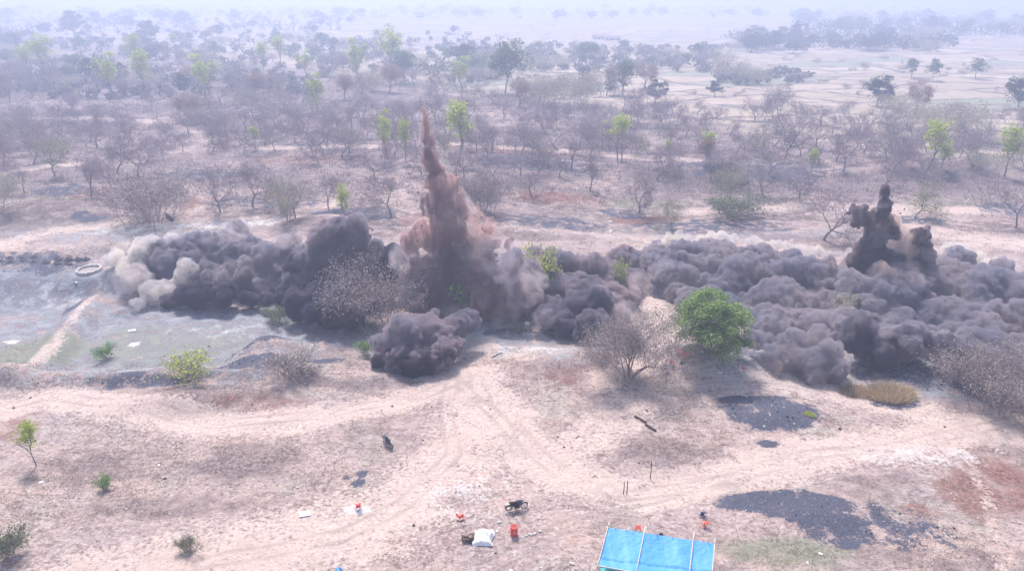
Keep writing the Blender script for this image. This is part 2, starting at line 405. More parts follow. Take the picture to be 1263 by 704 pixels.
fcol = mixc(mr(nl, .52, .64, 0, .7), fcol, (.21, .185, .17))
col = mixc(math_('MULTIPLY', aF, math_('SUBTRACT', 1.0, math_('MULTIPLY', aP, .8))), col, fcol)
col = mixc(m_(aW, .3, .8, .6), col, (.56, .53, .52))
ccol = mixc(mr(nff, .35, .65), (.045, .048, .072), (.115, .117, .155)); ccol = mixc(mr(nf, .58, .64, 0, .7), ccol, (.30, .28, .28))
col = mixc(m_(aC, .26, .64, 1.5), col, ccol)
bs = N(nt, 'ShaderNodeBsdfPrincipled'); bs.inputs['Roughness'].default_value = .95; bs.inputs['Specular IOR Level'].default_value = .15
L(col, bs.inputs['Base Color'])
b1 = N(nt, 'ShaderNodeBump'); b1.inputs['Strength'].default_value = .9; b1.inputs['Distance'].default_value = .35
L(math_('ADD', math_('MULTIPLY', nm_, .9), math_('MULTIPLY', nf, .7)), b1.inputs['Height']); L(b1.outputs[0], bs.inputs['Normal'])
L(bs.outputs[0], out.inputs['Surface'])
ground = mesh_np('ground', np.stack([X, Y, gz], 1), quads, gm, smooth=True)
attr_col(ground.data, 'cover_a', np.stack([coal, pathm, red, green], 1))
attr_col(ground.data, 'cover_b', np.stack([scrub, ash, field, pale], 1))
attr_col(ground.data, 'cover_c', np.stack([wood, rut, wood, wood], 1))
tag(ground, kind='structure')
COVER = dict(coal=coal.reshape(NYG, NXG), path=pathm.reshape(NYG, NXG), wood=wood.reshape(NYG, NXG))
def cover(k, x, y):
    i = np.clip(np.searchsorted(gx, x), 0, NXG - 1); j = np.clip(np.searchsorted(gy, y), 0, NYG - 1)
    return COVER[k][j, i]

# ------------------------------------------------------------------ haze
def box_mesh(name, lo, hi, mat):
    x0, y0, z0 = lo; x1, y1, z1 = hi
    v = [(x0, y0, z0), (x1, y0, z0), (x1, y1, z0), (x0, y1, z0), (x0, y0, z1), (x1, y0, z1), (x1, y1, z1), (x0, y1, z1)]
    f = [(0, 3, 2, 1), (4, 5, 6, 7), (0, 1, 5, 4), (1, 2, 6, 5), (2, 3, 7, 6), (3, 0, 4, 7)]
    return mesh_np(name, v, np.array(f), mat)
hm, nt2, out2 = new_mat('haze_air')
pv = N(nt2, 'ShaderNodeVolumePrincipled')
pv.inputs['Color'].default_value = (.585, .655, .885, 1)
pv.inputs['Density'].default_value = HAZE_DENSITY
pv.inputs['Anisotropy'].default_value = .35
nt2.links.new(pv.outputs[0], out2.inputs['Volume'])
haze = box_mesh('haze', (-6050, -300, float(gz.min()) - 1.2), (6050, 9050, 56), hm)
tag(haze, kind='stuff')

# ------------------------------------------------------------------ blast dust
def dust_mat(name, col, dens, aniso=0.1, stretch=1.0, scale=.75, col2=None, cut=.40, band=.22):
    m, nt, out = new_mat(name)
    p = N(nt, 'ShaderNodeVolumePrincipled')
    p.inputs['Color'].default_value = (*col, 1); p.inputs['Density'].default_value = dens; p.inputs['Anisotropy'].default_value = aniso
    # ragged, uneven dust: the density breaks up into tufts and, where it falls, into streaks
    tc = N(nt, 'ShaderNodeTexCoord'); mp = N(nt, 'ShaderNodeMapping'); mp.inputs['Scale'].default_value = (1, 1, 1 / stretch)
    n = N(nt, 'ShaderNodeTexNoise'); n.inputs['Scale'].default_value = scale; n.inputs['Detail'].default_value = 5.5; n.inputs['Roughness'].default_value = .70; n.inputs['Distortion'].default_value = .4
    mr_ = N(nt, 'ShaderNodeMapRange'); mr_.inputs[1].default_value = cut; mr_.inputs[2].default_value = cut + band; mr_.inputs[3].default_value = .04 * dens; mr_.inputs[4].default_value = 1.7 * dens
    n2 = N(nt, 'ShaderNodeTexNoise'); n2.inputs['Scale'].default_value = .16; n2.inputs['Detail'].default_value = 2
    mc = N(nt, 'ShaderNodeMix', data_type='RGBA'); c2 = col2 or (min(1, col[0] * 1.16), col[1] * 1.02, col[2] * .93)
    mc.inputs[6].default_value = (col[0] * .86, col[1] * .86, col[2] * .9, 1); mc.inputs[7].default_value = (*c2, 1)
    m2 = N(nt, 'ShaderNodeMapRange'); m2.inputs[1].default_value = .38; m2.inputs[2].default_value = .62
    lk = nt.links.new
    lk(tc.outputs['Object'], mp.inputs[0]); lk(mp.outputs[0], n.inputs['Vector']); lk(n.outputs['Fac'], mr_.inputs[0]); lk(mr_.outputs[0], p.inputs['Density'])
    lk(tc.outputs['Object'], n2.inputs['Vector']); lk(n2.outputs['Fac'], m2.inputs[0]); lk(m2.outputs[0], mc.inputs[0]); lk(mc.outputs[2], p.inputs['Color'])
    lk(p.outputs[0], out.inputs['Volume'])
    return m
def vnormals(v, f):
    a, b, c = v[f[:, 0]], v[f[:, 1]], v[f[:, 2]]
    n = np.cross(b - a, c - a); o = np.zeros_like(v)
    for k in range(3):
        for ax in range(3): o[:, ax] += np.bincount(f[:, k], n[:, ax], len(v))
    return o / (np.linalg.norm(o, axis=1, keepdims=True) + 1e-9)
ICO = None
def ico():
    global ICO
    if ICO is None:
        import bmesh
        bm = bmesh.new(); bmesh.ops.create_icosphere(bm, subdivisions=2, radius=1)
        ICO = (np.array([v.co[:] for v in bm.verts]), np.array([[v.index for v in f.verts] for f in bm.faces])); bm.free()
    return ICO
def blob_mesh(name, spheres, voxel, octs, mat, parent=None, seed=0, streak=None):
    """spheres: rows of x,y,z,rx,ry,rz -> one closed billowing body"""
    iv, jf = ico(); V = []; F = []; n = 0
    for s in spheres:
        V.append(iv * np.array(s[3:6]) + np.array(s[:3])); F.append(jf + n); n += len(iv)
    o = mesh_np(name, np.concatenate(V), np.concatenate(F), mat, parent, smooth=True)
    md = o.modifiers.new('r', 'REMESH'); md.mode = 'VOXEL'; md.voxel_size = voxel; md.use_smooth_shade = True
    dg = bpy.context.evaluated_depsgraph_get(); dg.update()
    me = bpy.data.meshes.new_from_object(o.evaluated_get(dg))
    old = o.data; o.modifiers.clear()
    v = np.empty(len(me.vertices) * 3, np.float32); me.vertices.foreach_get('co', v); v = v.reshape(-1, 3).astype(float)
    nl_ = np.empty(len(me.polygons), np.int32); me.polygons.foreach_get('loop_total', nl_)
    lp = np.empty(len(me.loops), np.int32); me.loops.foreach_get('vertex_index', lp)
    st = np.concatenate([[0], np.cumsum(nl_)[:-1]])
    q = st[nl_ == 4]; t3 = st[nl_ == 3]
    fq = np.stack([lp[q + k] for k in range(4)], 1) if len(q) else np.zeros((0, 4), int)
    ft = np.stack([lp[t3 + k] for k in range(3)], 1) if len(t3) else np.zeros((0, 3), int)
    tri = np.concatenate([fq[:, [0, 1, 2]], fq[:, [0, 2, 3]], ft])
    # soften voxel steps
    for it in range(3):
        acc = np.zeros_like(v); cnt = np.zeros(len(v))
        for a, b in ((0, 1), (1, 2), (2, 0)):
            for ax in range(3):
                acc[:, ax] += np.bincount(tri[:, a], v[tri[:, b], ax], len(v)) + np.bincount(tri[:, b], v[tri[:, a], ax], len(v))
            cnt += np.bincount(tri[:, a], minlength=len(v)) + np.bincount(tri[:, b], minlength=len(v))
        v = .5 * v + .5 * acc / np.maximum(cnt, 1)[:, None]
    for k, (size, amp) in enumerate(octs):
        nr = vnormals(v, tri)
        wv = np.stack([vnoise3(v / size * .7 + 9.1 * j, seed + 50 + j) for j in range(3)], 1) - .5
        d = worley3(v / size + wv * .9, seed + k * 5)
        v = v + nr * ((d - .45) * amp)[:, None]
    if streak:
        sz, amp, stretch = streak
        nr = vnormals(v, tri); p = v / sz; p[:, 2] /= stretch
        d = vnoise3(p, seed + 91) * .65 + vnoise3(p * 2.3, seed + 92) * .35 - .5
        nr[:, 2] *= .3
        v = v + nr * (d * amp * 2)[:, None]
    bpy.data.objects.remove(o); bpy.data.meshes.remove(old); bpy.data.meshes.remove(me)
    # a second remesh leaves one clean skin where folds ran into each other
    o = mesh_np(name, v, [fq, ft], mat, None, smooth=True); old = o.data
    md = o.modifiers.new('r', 'REMESH'); md.mode = 'VOXEL'; md.voxel_size = voxel; md.use_smooth_shade = True
    dg = bpy.context.evaluated_depsgraph_get(); dg.update()
    me = bpy.data.meshes.new_from_object(o.evaluated_get(dg)); o.modifiers.clear(); o.data = me; bpy.data.meshes.remove(old)
    me.name = name
    if not me.materials: me.materials.append(mat)
    o.parent = parent
    if name in ('veil', 'side_tatters'):          # one object for every separate wisp
        ne = len(me.edges); ed = np.empty(ne * 2, np.int32); me.edges.foreach_get('vertices', ed); ed = ed.reshape(-1, 2); nv = len(me.vertices); lab = np.arange(nv)
        while True:
            m_ = np.minimum(lab[ed[:, 0]], lab[ed[:, 1]]); new = lab.copy(); np.minimum.at(new, ed[:, 0], m_); np.minimum.at(new, ed[:, 1], m_); new = new[new]
            if (new == lab).all(): break
            lab = new
        ids, cn = np.unique(lab, return_counts=True)
        if len(ids) > 1:
            co = np.empty(nv * 3, np.float32); me.vertices.foreach_get('co', co); co = co.reshape(-1, 3)
            tot = np.empty(len(me.polygons), np.int32); me.polygons.foreach_get('loop_total', tot); lp = np.empty(len(me.loops), np.int32); me.loops.foreach_get('vertex_index', lp)
            st = np.concatenate([[0], np.cumsum(tot)[:-1]])
            for i_, c_ in zip(ids, cn):
                if c_ < 60: continue
                fs = []
                mp_ = np.full(nv, -1); sel = np.nonzero(lab == i_)[0]; mp_[sel] = np.arange(len(sel))
                for k in (3, 4):
                    s_ = st[tot == k]; f_ = np.stack([lp[s_ + j] for j in range(k)], 1) if len(s_) else np.zeros((0, k), int)
                    f_ = f_[lab[f_[:, 0]] == i_] if len(f_) else f_
                    fs.append(mp_[f_])
                w_ = mesh_np(name, co[sel], fs, mat, parent, smooth=True); w_['label'] = 'thin see-through dust'
            bpy.data.objects.remove(o)
            return None
    return o
def at(px, py, base):
    """point seen at (px,py) that stands over the ground point of column px, row base"""
    g = G(px, base); d = ray(px, py); t = g.y / d[1]
    return Vector((d[0] * t, g.y, CAM_H + d[2] * t)), (g.y * ca + (CAM_H - (CAM_H + d[2] * t)) * sa) / FOC
def cloud(pts, rnd, jit=.25):
    """pts: (px, py, base, r_px [,squash]) -> spheres in metres"""
    out_ = []
    for q in pts:
        p, s = at(q[0], q[1], q[2]); r = q[3] * s
        sq = q[4] if len(q) > 4 else 1.0
        out_.append((p.x, p.y + rnd.uniform(-.3, .3) * r, p.z, r * rnd.uniform(1 - jit, 1 + jit), r * rnd.uniform(1 - jit, 1 + jit), r * sq * rnd.uniform(.85, 1.1)))
    return out_
def fill(top, bot, n, r0, r1, rnd, depth=(.25, .9), squash=.9):
    """bank between a crest outline and a foot outline (polylines in photograph pixels)"""
    pts = []
    tx, ty = zip(*top); bx, by = zip(*bot)
    for i in range(n):
        px = rnd.uniform(tx[0], tx[-1]); a = np.interp(px, tx, ty); b = np.interp(px, bx, by)
        u = rnd.random() ** .9; r = rnd.uniform(r0, r1); py = a + r * .5 + (b - a - 1.3 * r) * u
        base = max(py + r * .25, a + (b - a) * (depth[0] + depth[1] * u * .75))
        pts.append((px, py, min(base, b), r, squash))
    return pts
rnd = random.Random(5)
OCT = [(7.5, 2.6), (3.2, 1.9), (1.5, 1.0), (.8, .6), (.45, .28)]
OCB = [(5.0, 1.8), (2.2, 1.3), (1.1, .85), (.6, .5), (.35, .2)]
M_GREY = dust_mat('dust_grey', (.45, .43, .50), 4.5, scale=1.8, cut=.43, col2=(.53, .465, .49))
M_DARK = dust_mat('dust_dark', (.13, .125, .175), 4.8, scale=1.8, cut=.38, col2=(.20, .17, .21))  # dark cascade dust; also paints the shade in the hollow and at feet
M_FOOT_SHADE = dust_mat('dust_foot_shade', (.27, .255, .32), 4.5, scale=1.8, cut=.41, col2=(.36, .31, .35))  # darker copy of the dust, paints shade at the feet of banks
M_MAUVE = dust_mat('dust_mauve', (.44, .40, .455), 4.4, stretch=2.8, scale=1.7, cut=.435, band=.16, col2=(.56, .45, .47))
M_PALE = dust_mat('dust_pale', (.96, .90, .88), 1.6, scale=1.5, cut=.42)  # pale wisps; also paints sunlight on the crests
M_BROWN = dust_mat('dust_brown', (.48, .345, .355), 4.2, stretch=3.0, scale=1.5, cut=.465, band=.12, col2=(.72, .49, .46))
M_SPIRE = dust_mat('dust_spire', (.25, .21, .25), 5.0, stretch=2.6, scale=1.5, cut=.435, band=.12)
M_TIP = dust_mat('dust_tip', (.50, .37, .38), 1.6, stretch=2.4, scale=1.2, cut=.44, band=.12)
M_TAN = dust_mat('dust_tan', (.88, .72, .66), 1.3, stretch=5, scale=1.8, cut=.45)
M_VEIL = dust_mat('dust_veil', (.80, .74, .77), .17, scale=.6, cut=.43)
def bank(name, label, pts, mat, seed, voxel=.25, octs=OCT, extra=(), streak=None, cat='dust cloud'):
    root = empty(name, (0, 0, 0))
    sp = cloud(pts, rnd); c = np.mean([q[:3] for q in sp], axis=0)
    root.location = (c[0], c[1], float(hgt(c[0], c[1])))
    off = np.array(root.location)
    def loc(s): return [(q[0] - off[0], q[1] - off[1], q[2] - off[2], *q[3:]) for q in s]
    blob_mesh('billow', loc(sp), voxel, octs, mat, root, seed, streak)
    for nm, p2, m2, vx, oc, stk, lb in extra:
        ob = blob_mesh(nm, loc(cloud(p2, rnd)), vx, oc, m2, root, seed + 13, stk)
        if lb and ob: ob['label'] = lb
    tag(root, label, cat, 'dust thrown up by the blast')
    return root
def underlay(top, bot, n, r):
    """larger bodies hidden inside a bank so that no gaps are left"""
    pts = []; tx, ty = zip(*top); bx, by = zip(*bot)
    for i in range(n):
        px = tx[0] + (tx[-1] - tx[0]) * (i + .5) / n; a = np.interp(px, tx, ty); b = np.interp(px, bx, by)
        for u in (.3, .55, .8):
            py = a + (b - a) * u
            rr = min(r, (b - a) * .3)
            pts.append((px, py, min(b, a + (b - a) * (.3 + .62 * u) + 2), rr, .9))
    return pts
def mass(top, bot, n, r0, r1, nu=8, ru=20):
    return fill(top, bot, n, r0, r1, rnd) + underlay(top, bot, nu, ru)
# left end
tA = [(168, 306), (205, 292), (250, 282), (300, 284), (345, 298), (385, 300)]; bA = [(168, 345), (205, 352), (250, 358), (300, 366), (345, 372), (385, 378)]
bank('dust_cloud', 'grey billowing dust bank at the far left end, with a pale wisp on its side',
     mass(tA, bA, 90, 9, 17, 10, 20), M_GREY, 3, extra=[
     ('pale_wisp', [(148, 318, 332, 11), (158, 332, 350, 15), (170, 348, 366, 15), (184, 362, 378, 14), (204, 354, 374, 14), (224, 343, 368, 13), (175, 320, 340, 19), (172, 374, 382, 9), (240, 337, 362, 9), (135, 322, 332, 8), (232, 330, 362, 10),
                    (145, 312, 322, 6), (190, 305, 325, 14), (215, 300, 320, 12), (172, 300, 318, 9)], M_PALE, .25, OCB, None, 'pale tan dust wisp curling off the bank'),
     ('hollow_shade_tint', [(206, 370, 378, 8, .8), (226, 366, 380, 12, .8), (250, 362, 380, 14, .8), (278, 362, 380, 14, .8), (306, 364, 380, 13, .8), (332, 366, 381, 12, .8), (350, 370, 382, 9, .8)], M_DARK, .25, OCB, None, 'blackish hollow under the bank, shade painted in the dust colour'),  # shade of the hollow painted as near-black dust
     ('veil', [(165, 340, 372, 22), (200, 360, 382, 16), (230, 296, 325, 16), (290, 292, 325, 16), (350, 300, 330, 16), (180, 305, 330, 18)], M_VEIL, .4, OCB, None, 'thin see-through dust')])
tB = [(358, 306), (385, 296), (410, 282), (445, 280), (478, 300), (492, 330)]; bB = [(358, 400), (385, 406), (410, 407), (440, 398), (462, 380), (492, 375)]
bank('dust_cascade', 'dark dust cascade pouring down between the left bank and the tall brown plume',
     [q for q in mass(tB, bB, 60, 9, 17, 8, 20) if q[1] > 330], M_DARK, 4, extra=[
     ('falling_curtain', [(400, 300, 352, 16, 1.6), (420, 292, 350, 17, 1.5), (442, 294, 352, 17, 1.5), (462, 308, 354, 14, 1.5), (408, 322, 356, 18, 1.6), (436, 322, 358, 20, 1.6), (458, 335, 360, 18, 1.5),
                          (390, 335, 358, 15, 1.5), (420, 350, 366, 20), (450, 355, 368, 18), (376, 316, 350, 12)], M_MAUVE, .25, OCB, (1.6, 1.0, 7.0), 'mauve dust falling in streaks'),
     ('foot_shade_tint', [(365, 385, 402, 13), (385, 385, 408, 17), (408, 388, 411, 17), (430, 388, 408, 16), (448, 376, 400, 13), (392, 366, 396, 16), (420, 368, 398, 17), (366, 368, 396, 10)], M_DARK, .25, OCB, None, 'blackish foot of the cascade, shade painted in the dust colour')])  # the foot's shade is put into a blackish dust colour
# the tall plume
tC = [(500, 322), (540, 312), (600, 312), (640, 318), (668, 332)]; bC = [(500, 385), (540, 395), (600, 398), (640, 385), (668, 372)]
bank('dust_plume', 'tallest brown dust plume, a ragged column rising left of centre', 
     [(530, 188, 392, 6), (532, 196, 392, 7), (530, 204, 392, 8), (536, 212, 392, 8), (533, 219, 392, 9), (540, 224, 392, 9), (556, 250, 390, 7), (530, 262, 390, 6, 1.5), (517, 280, 390, 8), (600, 284, 386, 8), (610, 302, 386, 8), (608, 324, 386, 12), (510, 300, 388, 8), (512, 330, 390, 12), (545, 235, 391, 12), (541, 250, 390, 13), (553, 262, 388, 16), (546, 280, 386, 19),
      (564, 288, 384, 20), (540, 300, 384, 17), (588, 303, 382, 17), (556, 323, 384, 24), (584, 335, 386, 24), (534, 335, 386, 18), (560, 360, 390, 26), (595, 365, 392, 22), (575, 382, 396, 14), (600, 388, 398, 10), (540, 370, 392, 20)],
     M_BROWN, 6, .24, [(5, 2.4), (2.2, 1.6), (1.0, .8), (.55, .4)], streak=(1.3, .9, 5.0), cat='dust plume', extra=[
     ('side_tatters', [(512, 318, 386, 6, 2.2), (505, 345, 388, 6, 2.2), (634, 330, 386, 7, 2.4), (627, 300, 386, 6, 2), (570, 238, 389, 4, 2), (520, 246, 389, 4, 2.2), (575, 262, 388, 6, 1.6), (524, 232, 390, 4, 2)], M_TIP, .22, [(1.6, .6), (.8, .4)], (.8, .8, 4.0), 'thin tatters at the column sides'),
     ('skirt', [q for q in mass(tC, bC, 60, 8, 16, 7, 18)] + [(635, 320, 360, 17), (650, 335, 366, 17), (640, 355, 382, 19), (655, 368, 388, 15), (622, 375, 392, 16), (640, 384, 396, 11)], M_MAUVE, .25, OCB, (1.5, .8, 5.0), 'greyer dust spreading round the foot of the plume'),
     ('tip', [(522, 137, 392, 4, 1.8), (524, 143, 392, 6, 1.3), (526, 150, 392, 7), (525, 157, 392, 8), (529, 164, 392, 8), (527, 171, 392, 9), (531, 178, 392, 9), (529, 185, 392, 9), (533, 192, 392, 9), (531, 200, 392, 9), (535, 208, 392, 10)], M_TIP, .22, [(2, .6), (1, .5)], None, 'thin ragged tip of the plume'),
     ('red_puff', [(585, 268, 376, 13), (600, 275, 376, 11), (592, 288, 378, 15), (560, 262, 378, 9), (606, 292, 378, 11), (520, 285, 378, 16), (505, 300, 378, 13), (625, 300, 372, 11)], dust_mat('dust_red', (.80, .61, .59), .5), .24, OCB, None, 'reddish puff beside the column'),
     ('veil', [(520, 320, 388, 34), (600, 320, 386, 36), (640, 350, 388, 30), (560, 260, 386, 26), (535, 200, 390, 13), (526, 160, 391, 9), (500, 360, 396, 24), (620, 385, 402, 18), (560, 392, 405, 20)], M_VEIL, .4, OCB, None, 'thin see-through dust')])
bank('dust_dome', 'low dark rounded dust dome in front of the tall plume',
     [(500, 420, 450, 26), (525, 412, 448, 24), (478, 424, 446, 17), (550, 420, 448, 20), (562, 402, 440, 18), (580, 394, 430, 13), (515, 440, 458, 20), (490, 442, 456, 17), (540, 438, 456, 16), (505, 402, 440, 18), (470, 440, 450, 10), (534, 398, 436, 15)],
     M_MAUVE, 8, .22, [(4.0, 1.6), (2.0, 1.2), (1.0, .8), (.5, .45)], cat='dust dome', extra=[('foot_shade_tint', [(488, 446, 460, 13), (510, 449, 461, 14), (532, 446, 459, 13), (552, 438, 454, 12), (470, 442, 454, 9)], M_DARK, .24, OCB, None, 'darker foot of the dome, shade painted in the dust colour')])  # shaded underside of the dome painted with darker dust
tE = [(652, 318), (680, 298), (720, 292), (760, 300), (798, 318)]; bE = [(652, 372), (680, 400), (720, 420), (745, 418), (770, 380), (798, 345)]
bank('dust_cloud', 'dark dust bank behind the big leafless tree, in the middle of the row',
     mass(tE, bE, 75, 9, 17, 8, 19), M_MAUVE, 10, extra=[('veil', [(670, 395, 412, 14), (770, 385, 402, 18), (790, 350, 380, 16), (700, 300, 330, 16), (750, 305, 335, 16), (650, 330, 360, 18)], M_VEIL, .4, OCB, None, 'thin see-through dust'), ('foot_shade_tint', [(680, 385, 404, 13), (700, 398, 414, 16), (722, 402, 419, 18), (740, 396, 416, 16), (710, 378, 404, 20), (735, 372, 400, 18)], M_FOOT_SHADE, .25, OCB, None, 'darker foot of the dome, shade painted in the dust colour')], streak=(2.0, .5, 3.0))  # low front of the bank coloured darker to paint its shade
tF = [(806, 306), (840, 297), (880, 296), (960, 306), (1065, 318)]; bF = [(806, 345), (840, 385), (900, 410), (960, 425), (1065, 440)]
bank('dust_cloud', 'long grey dust bank behind the round green tree, lobes rolling down to the right',
     mass(tF, bF, 130, 10, 19, 13, 24) + [(948, 402, 428, 22), (938, 418, 436, 17), (975, 424, 448, 19), (1002, 400, 432, 16), (1008, 424, 450, 17), (985, 448, 462, 15), (1012, 446, 462, 16), (1030, 458, 470, 13), (1000, 460, 470, 12), (1028, 436, 456, 13), (960, 440, 454, 12)],
     M_GREY, 12, extra=[('crest_sun_tint', [(812, 301, 326, 6), (826, 296.0, 324, 6), (839, 296.0, 324, 7), (852, 296.0, 324, 8), (865, 296.0, 324, 6), (878, 296.0, 324, 7), (891, 296.0, 324, 8), (904, 296.0, 324, 6), (917, 297.7, 324, 7), (930, 299.4, 324, 8), (943, 301.1, 324, 6), (956, 302.8, 324, 7), (969, 304.5, 324, 8), (982, 306.2, 324, 6), (995, 307.9, 324, 7), (1008, 309.6, 324, 8), (1021, 311.3, 324, 6), (1034, 313.0, 324, 7), (1047, 314.7, 324, 8)], M_PALE, .25, OCB, None, 'pale dust rim along the back edge, sunlight painted in its colour'), ('veil', [(930, 435, 450, 14), (960, 452, 466, 14), (1000, 464, 476, 14), (1035, 464, 474, 12), (850, 300, 330, 14), (920, 302, 330, 14), (990, 310, 340, 14), (815, 330, 360, 16), (900, 425, 444, 12)], M_VEIL, .4, OCB, None, 'thin see-through dust'), ('ground_wisp', [(902, 433, 441, 8), (912, 433, 441, 9), (923, 434, 442, 9), (934, 436, 443, 9), (945, 440, 446, 8)], M_PALE, .25, OCB, None, 'pale dust creeping along the ground')])  # sunlight along the back rim painted with paler dust
tH = [(1040, 325), (1100, 338), (1140, 312), (1165, 304), (1210, 312), (1263, 328), (1310, 345)]; bH = [(1040, 440), (1080, 450), (1120, 442), (1160, 440), (1190, 462), (1263, 470), (1310, 470)]
bank('dust_cloud', 'broad grey dust bank at the right edge with a bright crest',
     mass(tH, bH, 150, 12, 22, 11, 30) + [(1080, 425, 448, 26), (1110, 425, 446, 22), (1190, 455, 470, 14), (1205, 448, 468, 14)], M_GREY, 14, extra=[
     ('foot_shade_tint', [(1062, 415, 446, 24), (1085, 428, 450, 20), (1110, 424, 448, 18), (1135, 418, 446, 18), (1160, 425, 448, 18), (1205, 452, 470, 13), (1185, 440, 462, 14)], M_FOOT_SHADE, .25, OCT, None, 'darker foot of the dome, shade painted in the dust colour'),  # shade low on the right bank painted as darker dust
     ('crest_sun_tint', [(1150, 312, 335, 8), (1165, 307, 332, 8), (1185, 312, 334, 8), (1205, 318, 338, 8), (1228, 324, 342, 8), (1250, 330, 346, 9), (1215, 334, 350, 9), (1180, 326, 346, 10)], M_PALE, .28, OCB, None, 'pale crest, sunlight painted in the dust colour'), ('veil', [(1060, 446, 458, 14), (1170, 456, 468, 14), (1160, 306, 335, 12), (1200, 314, 340, 12), (1240, 324, 348, 12), (1205, 464, 476, 12)], M_VEIL, .4, OCB, None, 'thin see-through dust')])  # crest lit by colour: paler dust paints the sunlight
bank('dust_plume', 'split dark plume with two side knobs rising over the right dust bank',
     [(1088, 262, 372, 8), (1091, 272, 372, 9), (1086, 282, 372, 10), (1089, 292, 372, 11), (1047, 262, 372, 5), (1051, 258, 372, 4), (1080, 272, 372, 6, 1.5), (1100, 286, 372, 7, 1.5), (1142, 282, 372, 4), (1126, 298, 372, 8), (1145, 304, 372, 7), (1146, 318, 372, 10), (1084, 304, 372, 13), (1066, 266, 372, 10), (1058, 274, 372, 8), (1072, 282, 372, 12), (1066, 300, 372, 13), (1072, 318, 372, 18), (1095, 325, 372, 18),
      (1138, 288, 372, 6, 1.3), (1134, 298, 372, 8, 1.4), (1132, 312, 372, 10, 1.3), (1124, 326, 372, 14), (1052, 322, 372, 10)],
     M_SPIRE, 16, .2, [(3, .9), (1.3, .6), (.7, .35)], streak=(.9, 1.3, 3.0), cat='dust plume', extra=[
     ('tip', [(1092, 231, 372, 5, 1.3), (1091, 236, 372, 6), (1093, 241, 372, 7), (1090, 246, 372, 7), (1092, 251, 372, 7), (1089, 256, 372, 8), (1091, 261, 372, 8), (1088, 267, 372, 8)], M_SPIRE, .2, [(1.6, .5), (.8, .35)], None, 'thin dark tip of the plume'),
     ('tan_arch', [(1106, 282, 371, 12), (1116, 290, 371, 12), (1112, 306, 371, 16), (1104, 322, 371, 16), (1148, 322, 370, 9), (1158, 316, 370, 7), (1100, 268, 371, 8)], M_TAN, .24, OCB, None, 'tan dust arch between the knobs'),
     ('falling_curtain', [(1072, 350, 388, 12, 1.8), (1084, 346, 388, 13, 1.8), (1097, 346, 388, 13, 1.8), (1110, 350, 388, 13, 1.6), (1125, 358, 388, 12, 1.4), (1140, 366, 390, 11)], M_TAN, .22, [(2.4, .7), (1.2, .4)], (1.0, 1.1, 9.0), 'pinkish streaks of falling dust'), ('veil', [(1075, 290, 373, 18), (1110, 300, 373, 22), (1090, 250, 373, 12), (1130, 310, 373, 16), (1060, 330, 373, 20), (1110, 345, 386, 24)], M_VEIL, .4, OCB, None, 'thin see-through dust')])

# clods flung out round the two plumes
rg = np.random.default_rng(44); Vc = []; Fc = []
for (px_, py_, base_, sx, sy, n_) in ((548, 270, 386, 46, 62, 170), (1095, 280, 371, 34, 34, 90), (560, 350, 396, 60, 30, 60)):
    for k in range(n_):
        q, s_ = at(px_ + rg.normal() * sx * .6, py_ + rg.normal() * sy * .6, base_); r_ = .05 + .13 * rg.random() ** 3
        b_ = np.array([[1, 0, 0], [-1, 0, 0], [0, 1, 0], [0, -1, 0], [0, 0, 1], [0, 0, -1]]) * r_ * rg.uniform(.6, 1.4, (6, 1)) + np.array(q) + np.array([0, rg.normal() * 2.5, 0])
        if b_[0, 2] < float(hgt(b_[0, 0], b_[0, 1])): continue
        Fc.append(np.array([[0, 2, 4], [2, 1, 4], [1, 3, 4], [3, 0, 4], [2, 0, 5], [1, 2, 5], [3, 1, 5], [0, 3, 5]]) + 6 * len(Vc)); Vc.append(b_)
o = mesh_np('flying_clods', np.concatenate(Vc), np.concatenate(Fc), simple('clod', (.09, .07, .07), .95, .3, 3)); tag(o, 'small dark clods of earth flung out of the plumes', 'debris', kind='stuff')
# ------------------------------------------------------------------ vegetation
def tubes(segs, sides=4):
    """segs (N,8): p0, p1, r0, r1 -> open tapered tubes"""
    s = np.asarray(segs, float); n = len(s)
    a, b = s[:, 0:3], s[:, 3:6]; d = b - a; d /= np.linalg.norm(d, axis=1, keepdims=True) + 1e-9
    ref = np.where(np.abs(d[:, 2:3]) > .9, np.array([[1., 0, 0]]), np.array([[0, 0, 1.]]))
    u = np.cross(d, ref); u /= np.linalg.norm(u, axis=1, keepdims=True) + 1e-9; w = np.cross(d, u)
    an = np.arange(sides) * 2 * math.pi / sides
    ring = u[:, None, :] * np.cos(an)[None, :, None] + w[:, None, :] * np.sin(an)[None, :, None]
    v = np.concatenate([a[:, None, :] + ring * s[:, 6][:, None, None], b[:, None, :] + ring * s[:, 7][:, None, None]], 1).reshape(-1, 3)
    base = (np.arange(n) * sides * 2)[:, None]; k = np.arange(sides); k2 = (k + 1) % sides
    f = np.stack([base + k, base + k2, base + sides + k2, base + sides + k], -1).reshape(-1, 4)
    return v, f
def leaf_cards(centres, size, rg, flat_=.0, var=None):
    c = np.asarray(centres); n = len(c)
    d1 = rg.normal(size=(n, 3)); d1[:, 2] *= (1 - flat_); d1 /= np.linalg.norm(d1, axis=1, keepdims=True) + 1e-9
    d2 = np.cross(d1, rg.normal(size=(n, 3))); d2 /= np.linalg.norm(d2, axis=1, keepdims=True) + 1e-9
    s = size * rg.uniform(.6, 1.35, (n, 1))
    v = np.stack([c - d1 * s, c + d2 * s * .55, c + d1 * s, c - d2 * s * .55], 1).reshape(-1, 3)
    f = np.arange(n * 4).reshape(-1, 4)
    return v, f, (rg.random(n) if var is None else var)
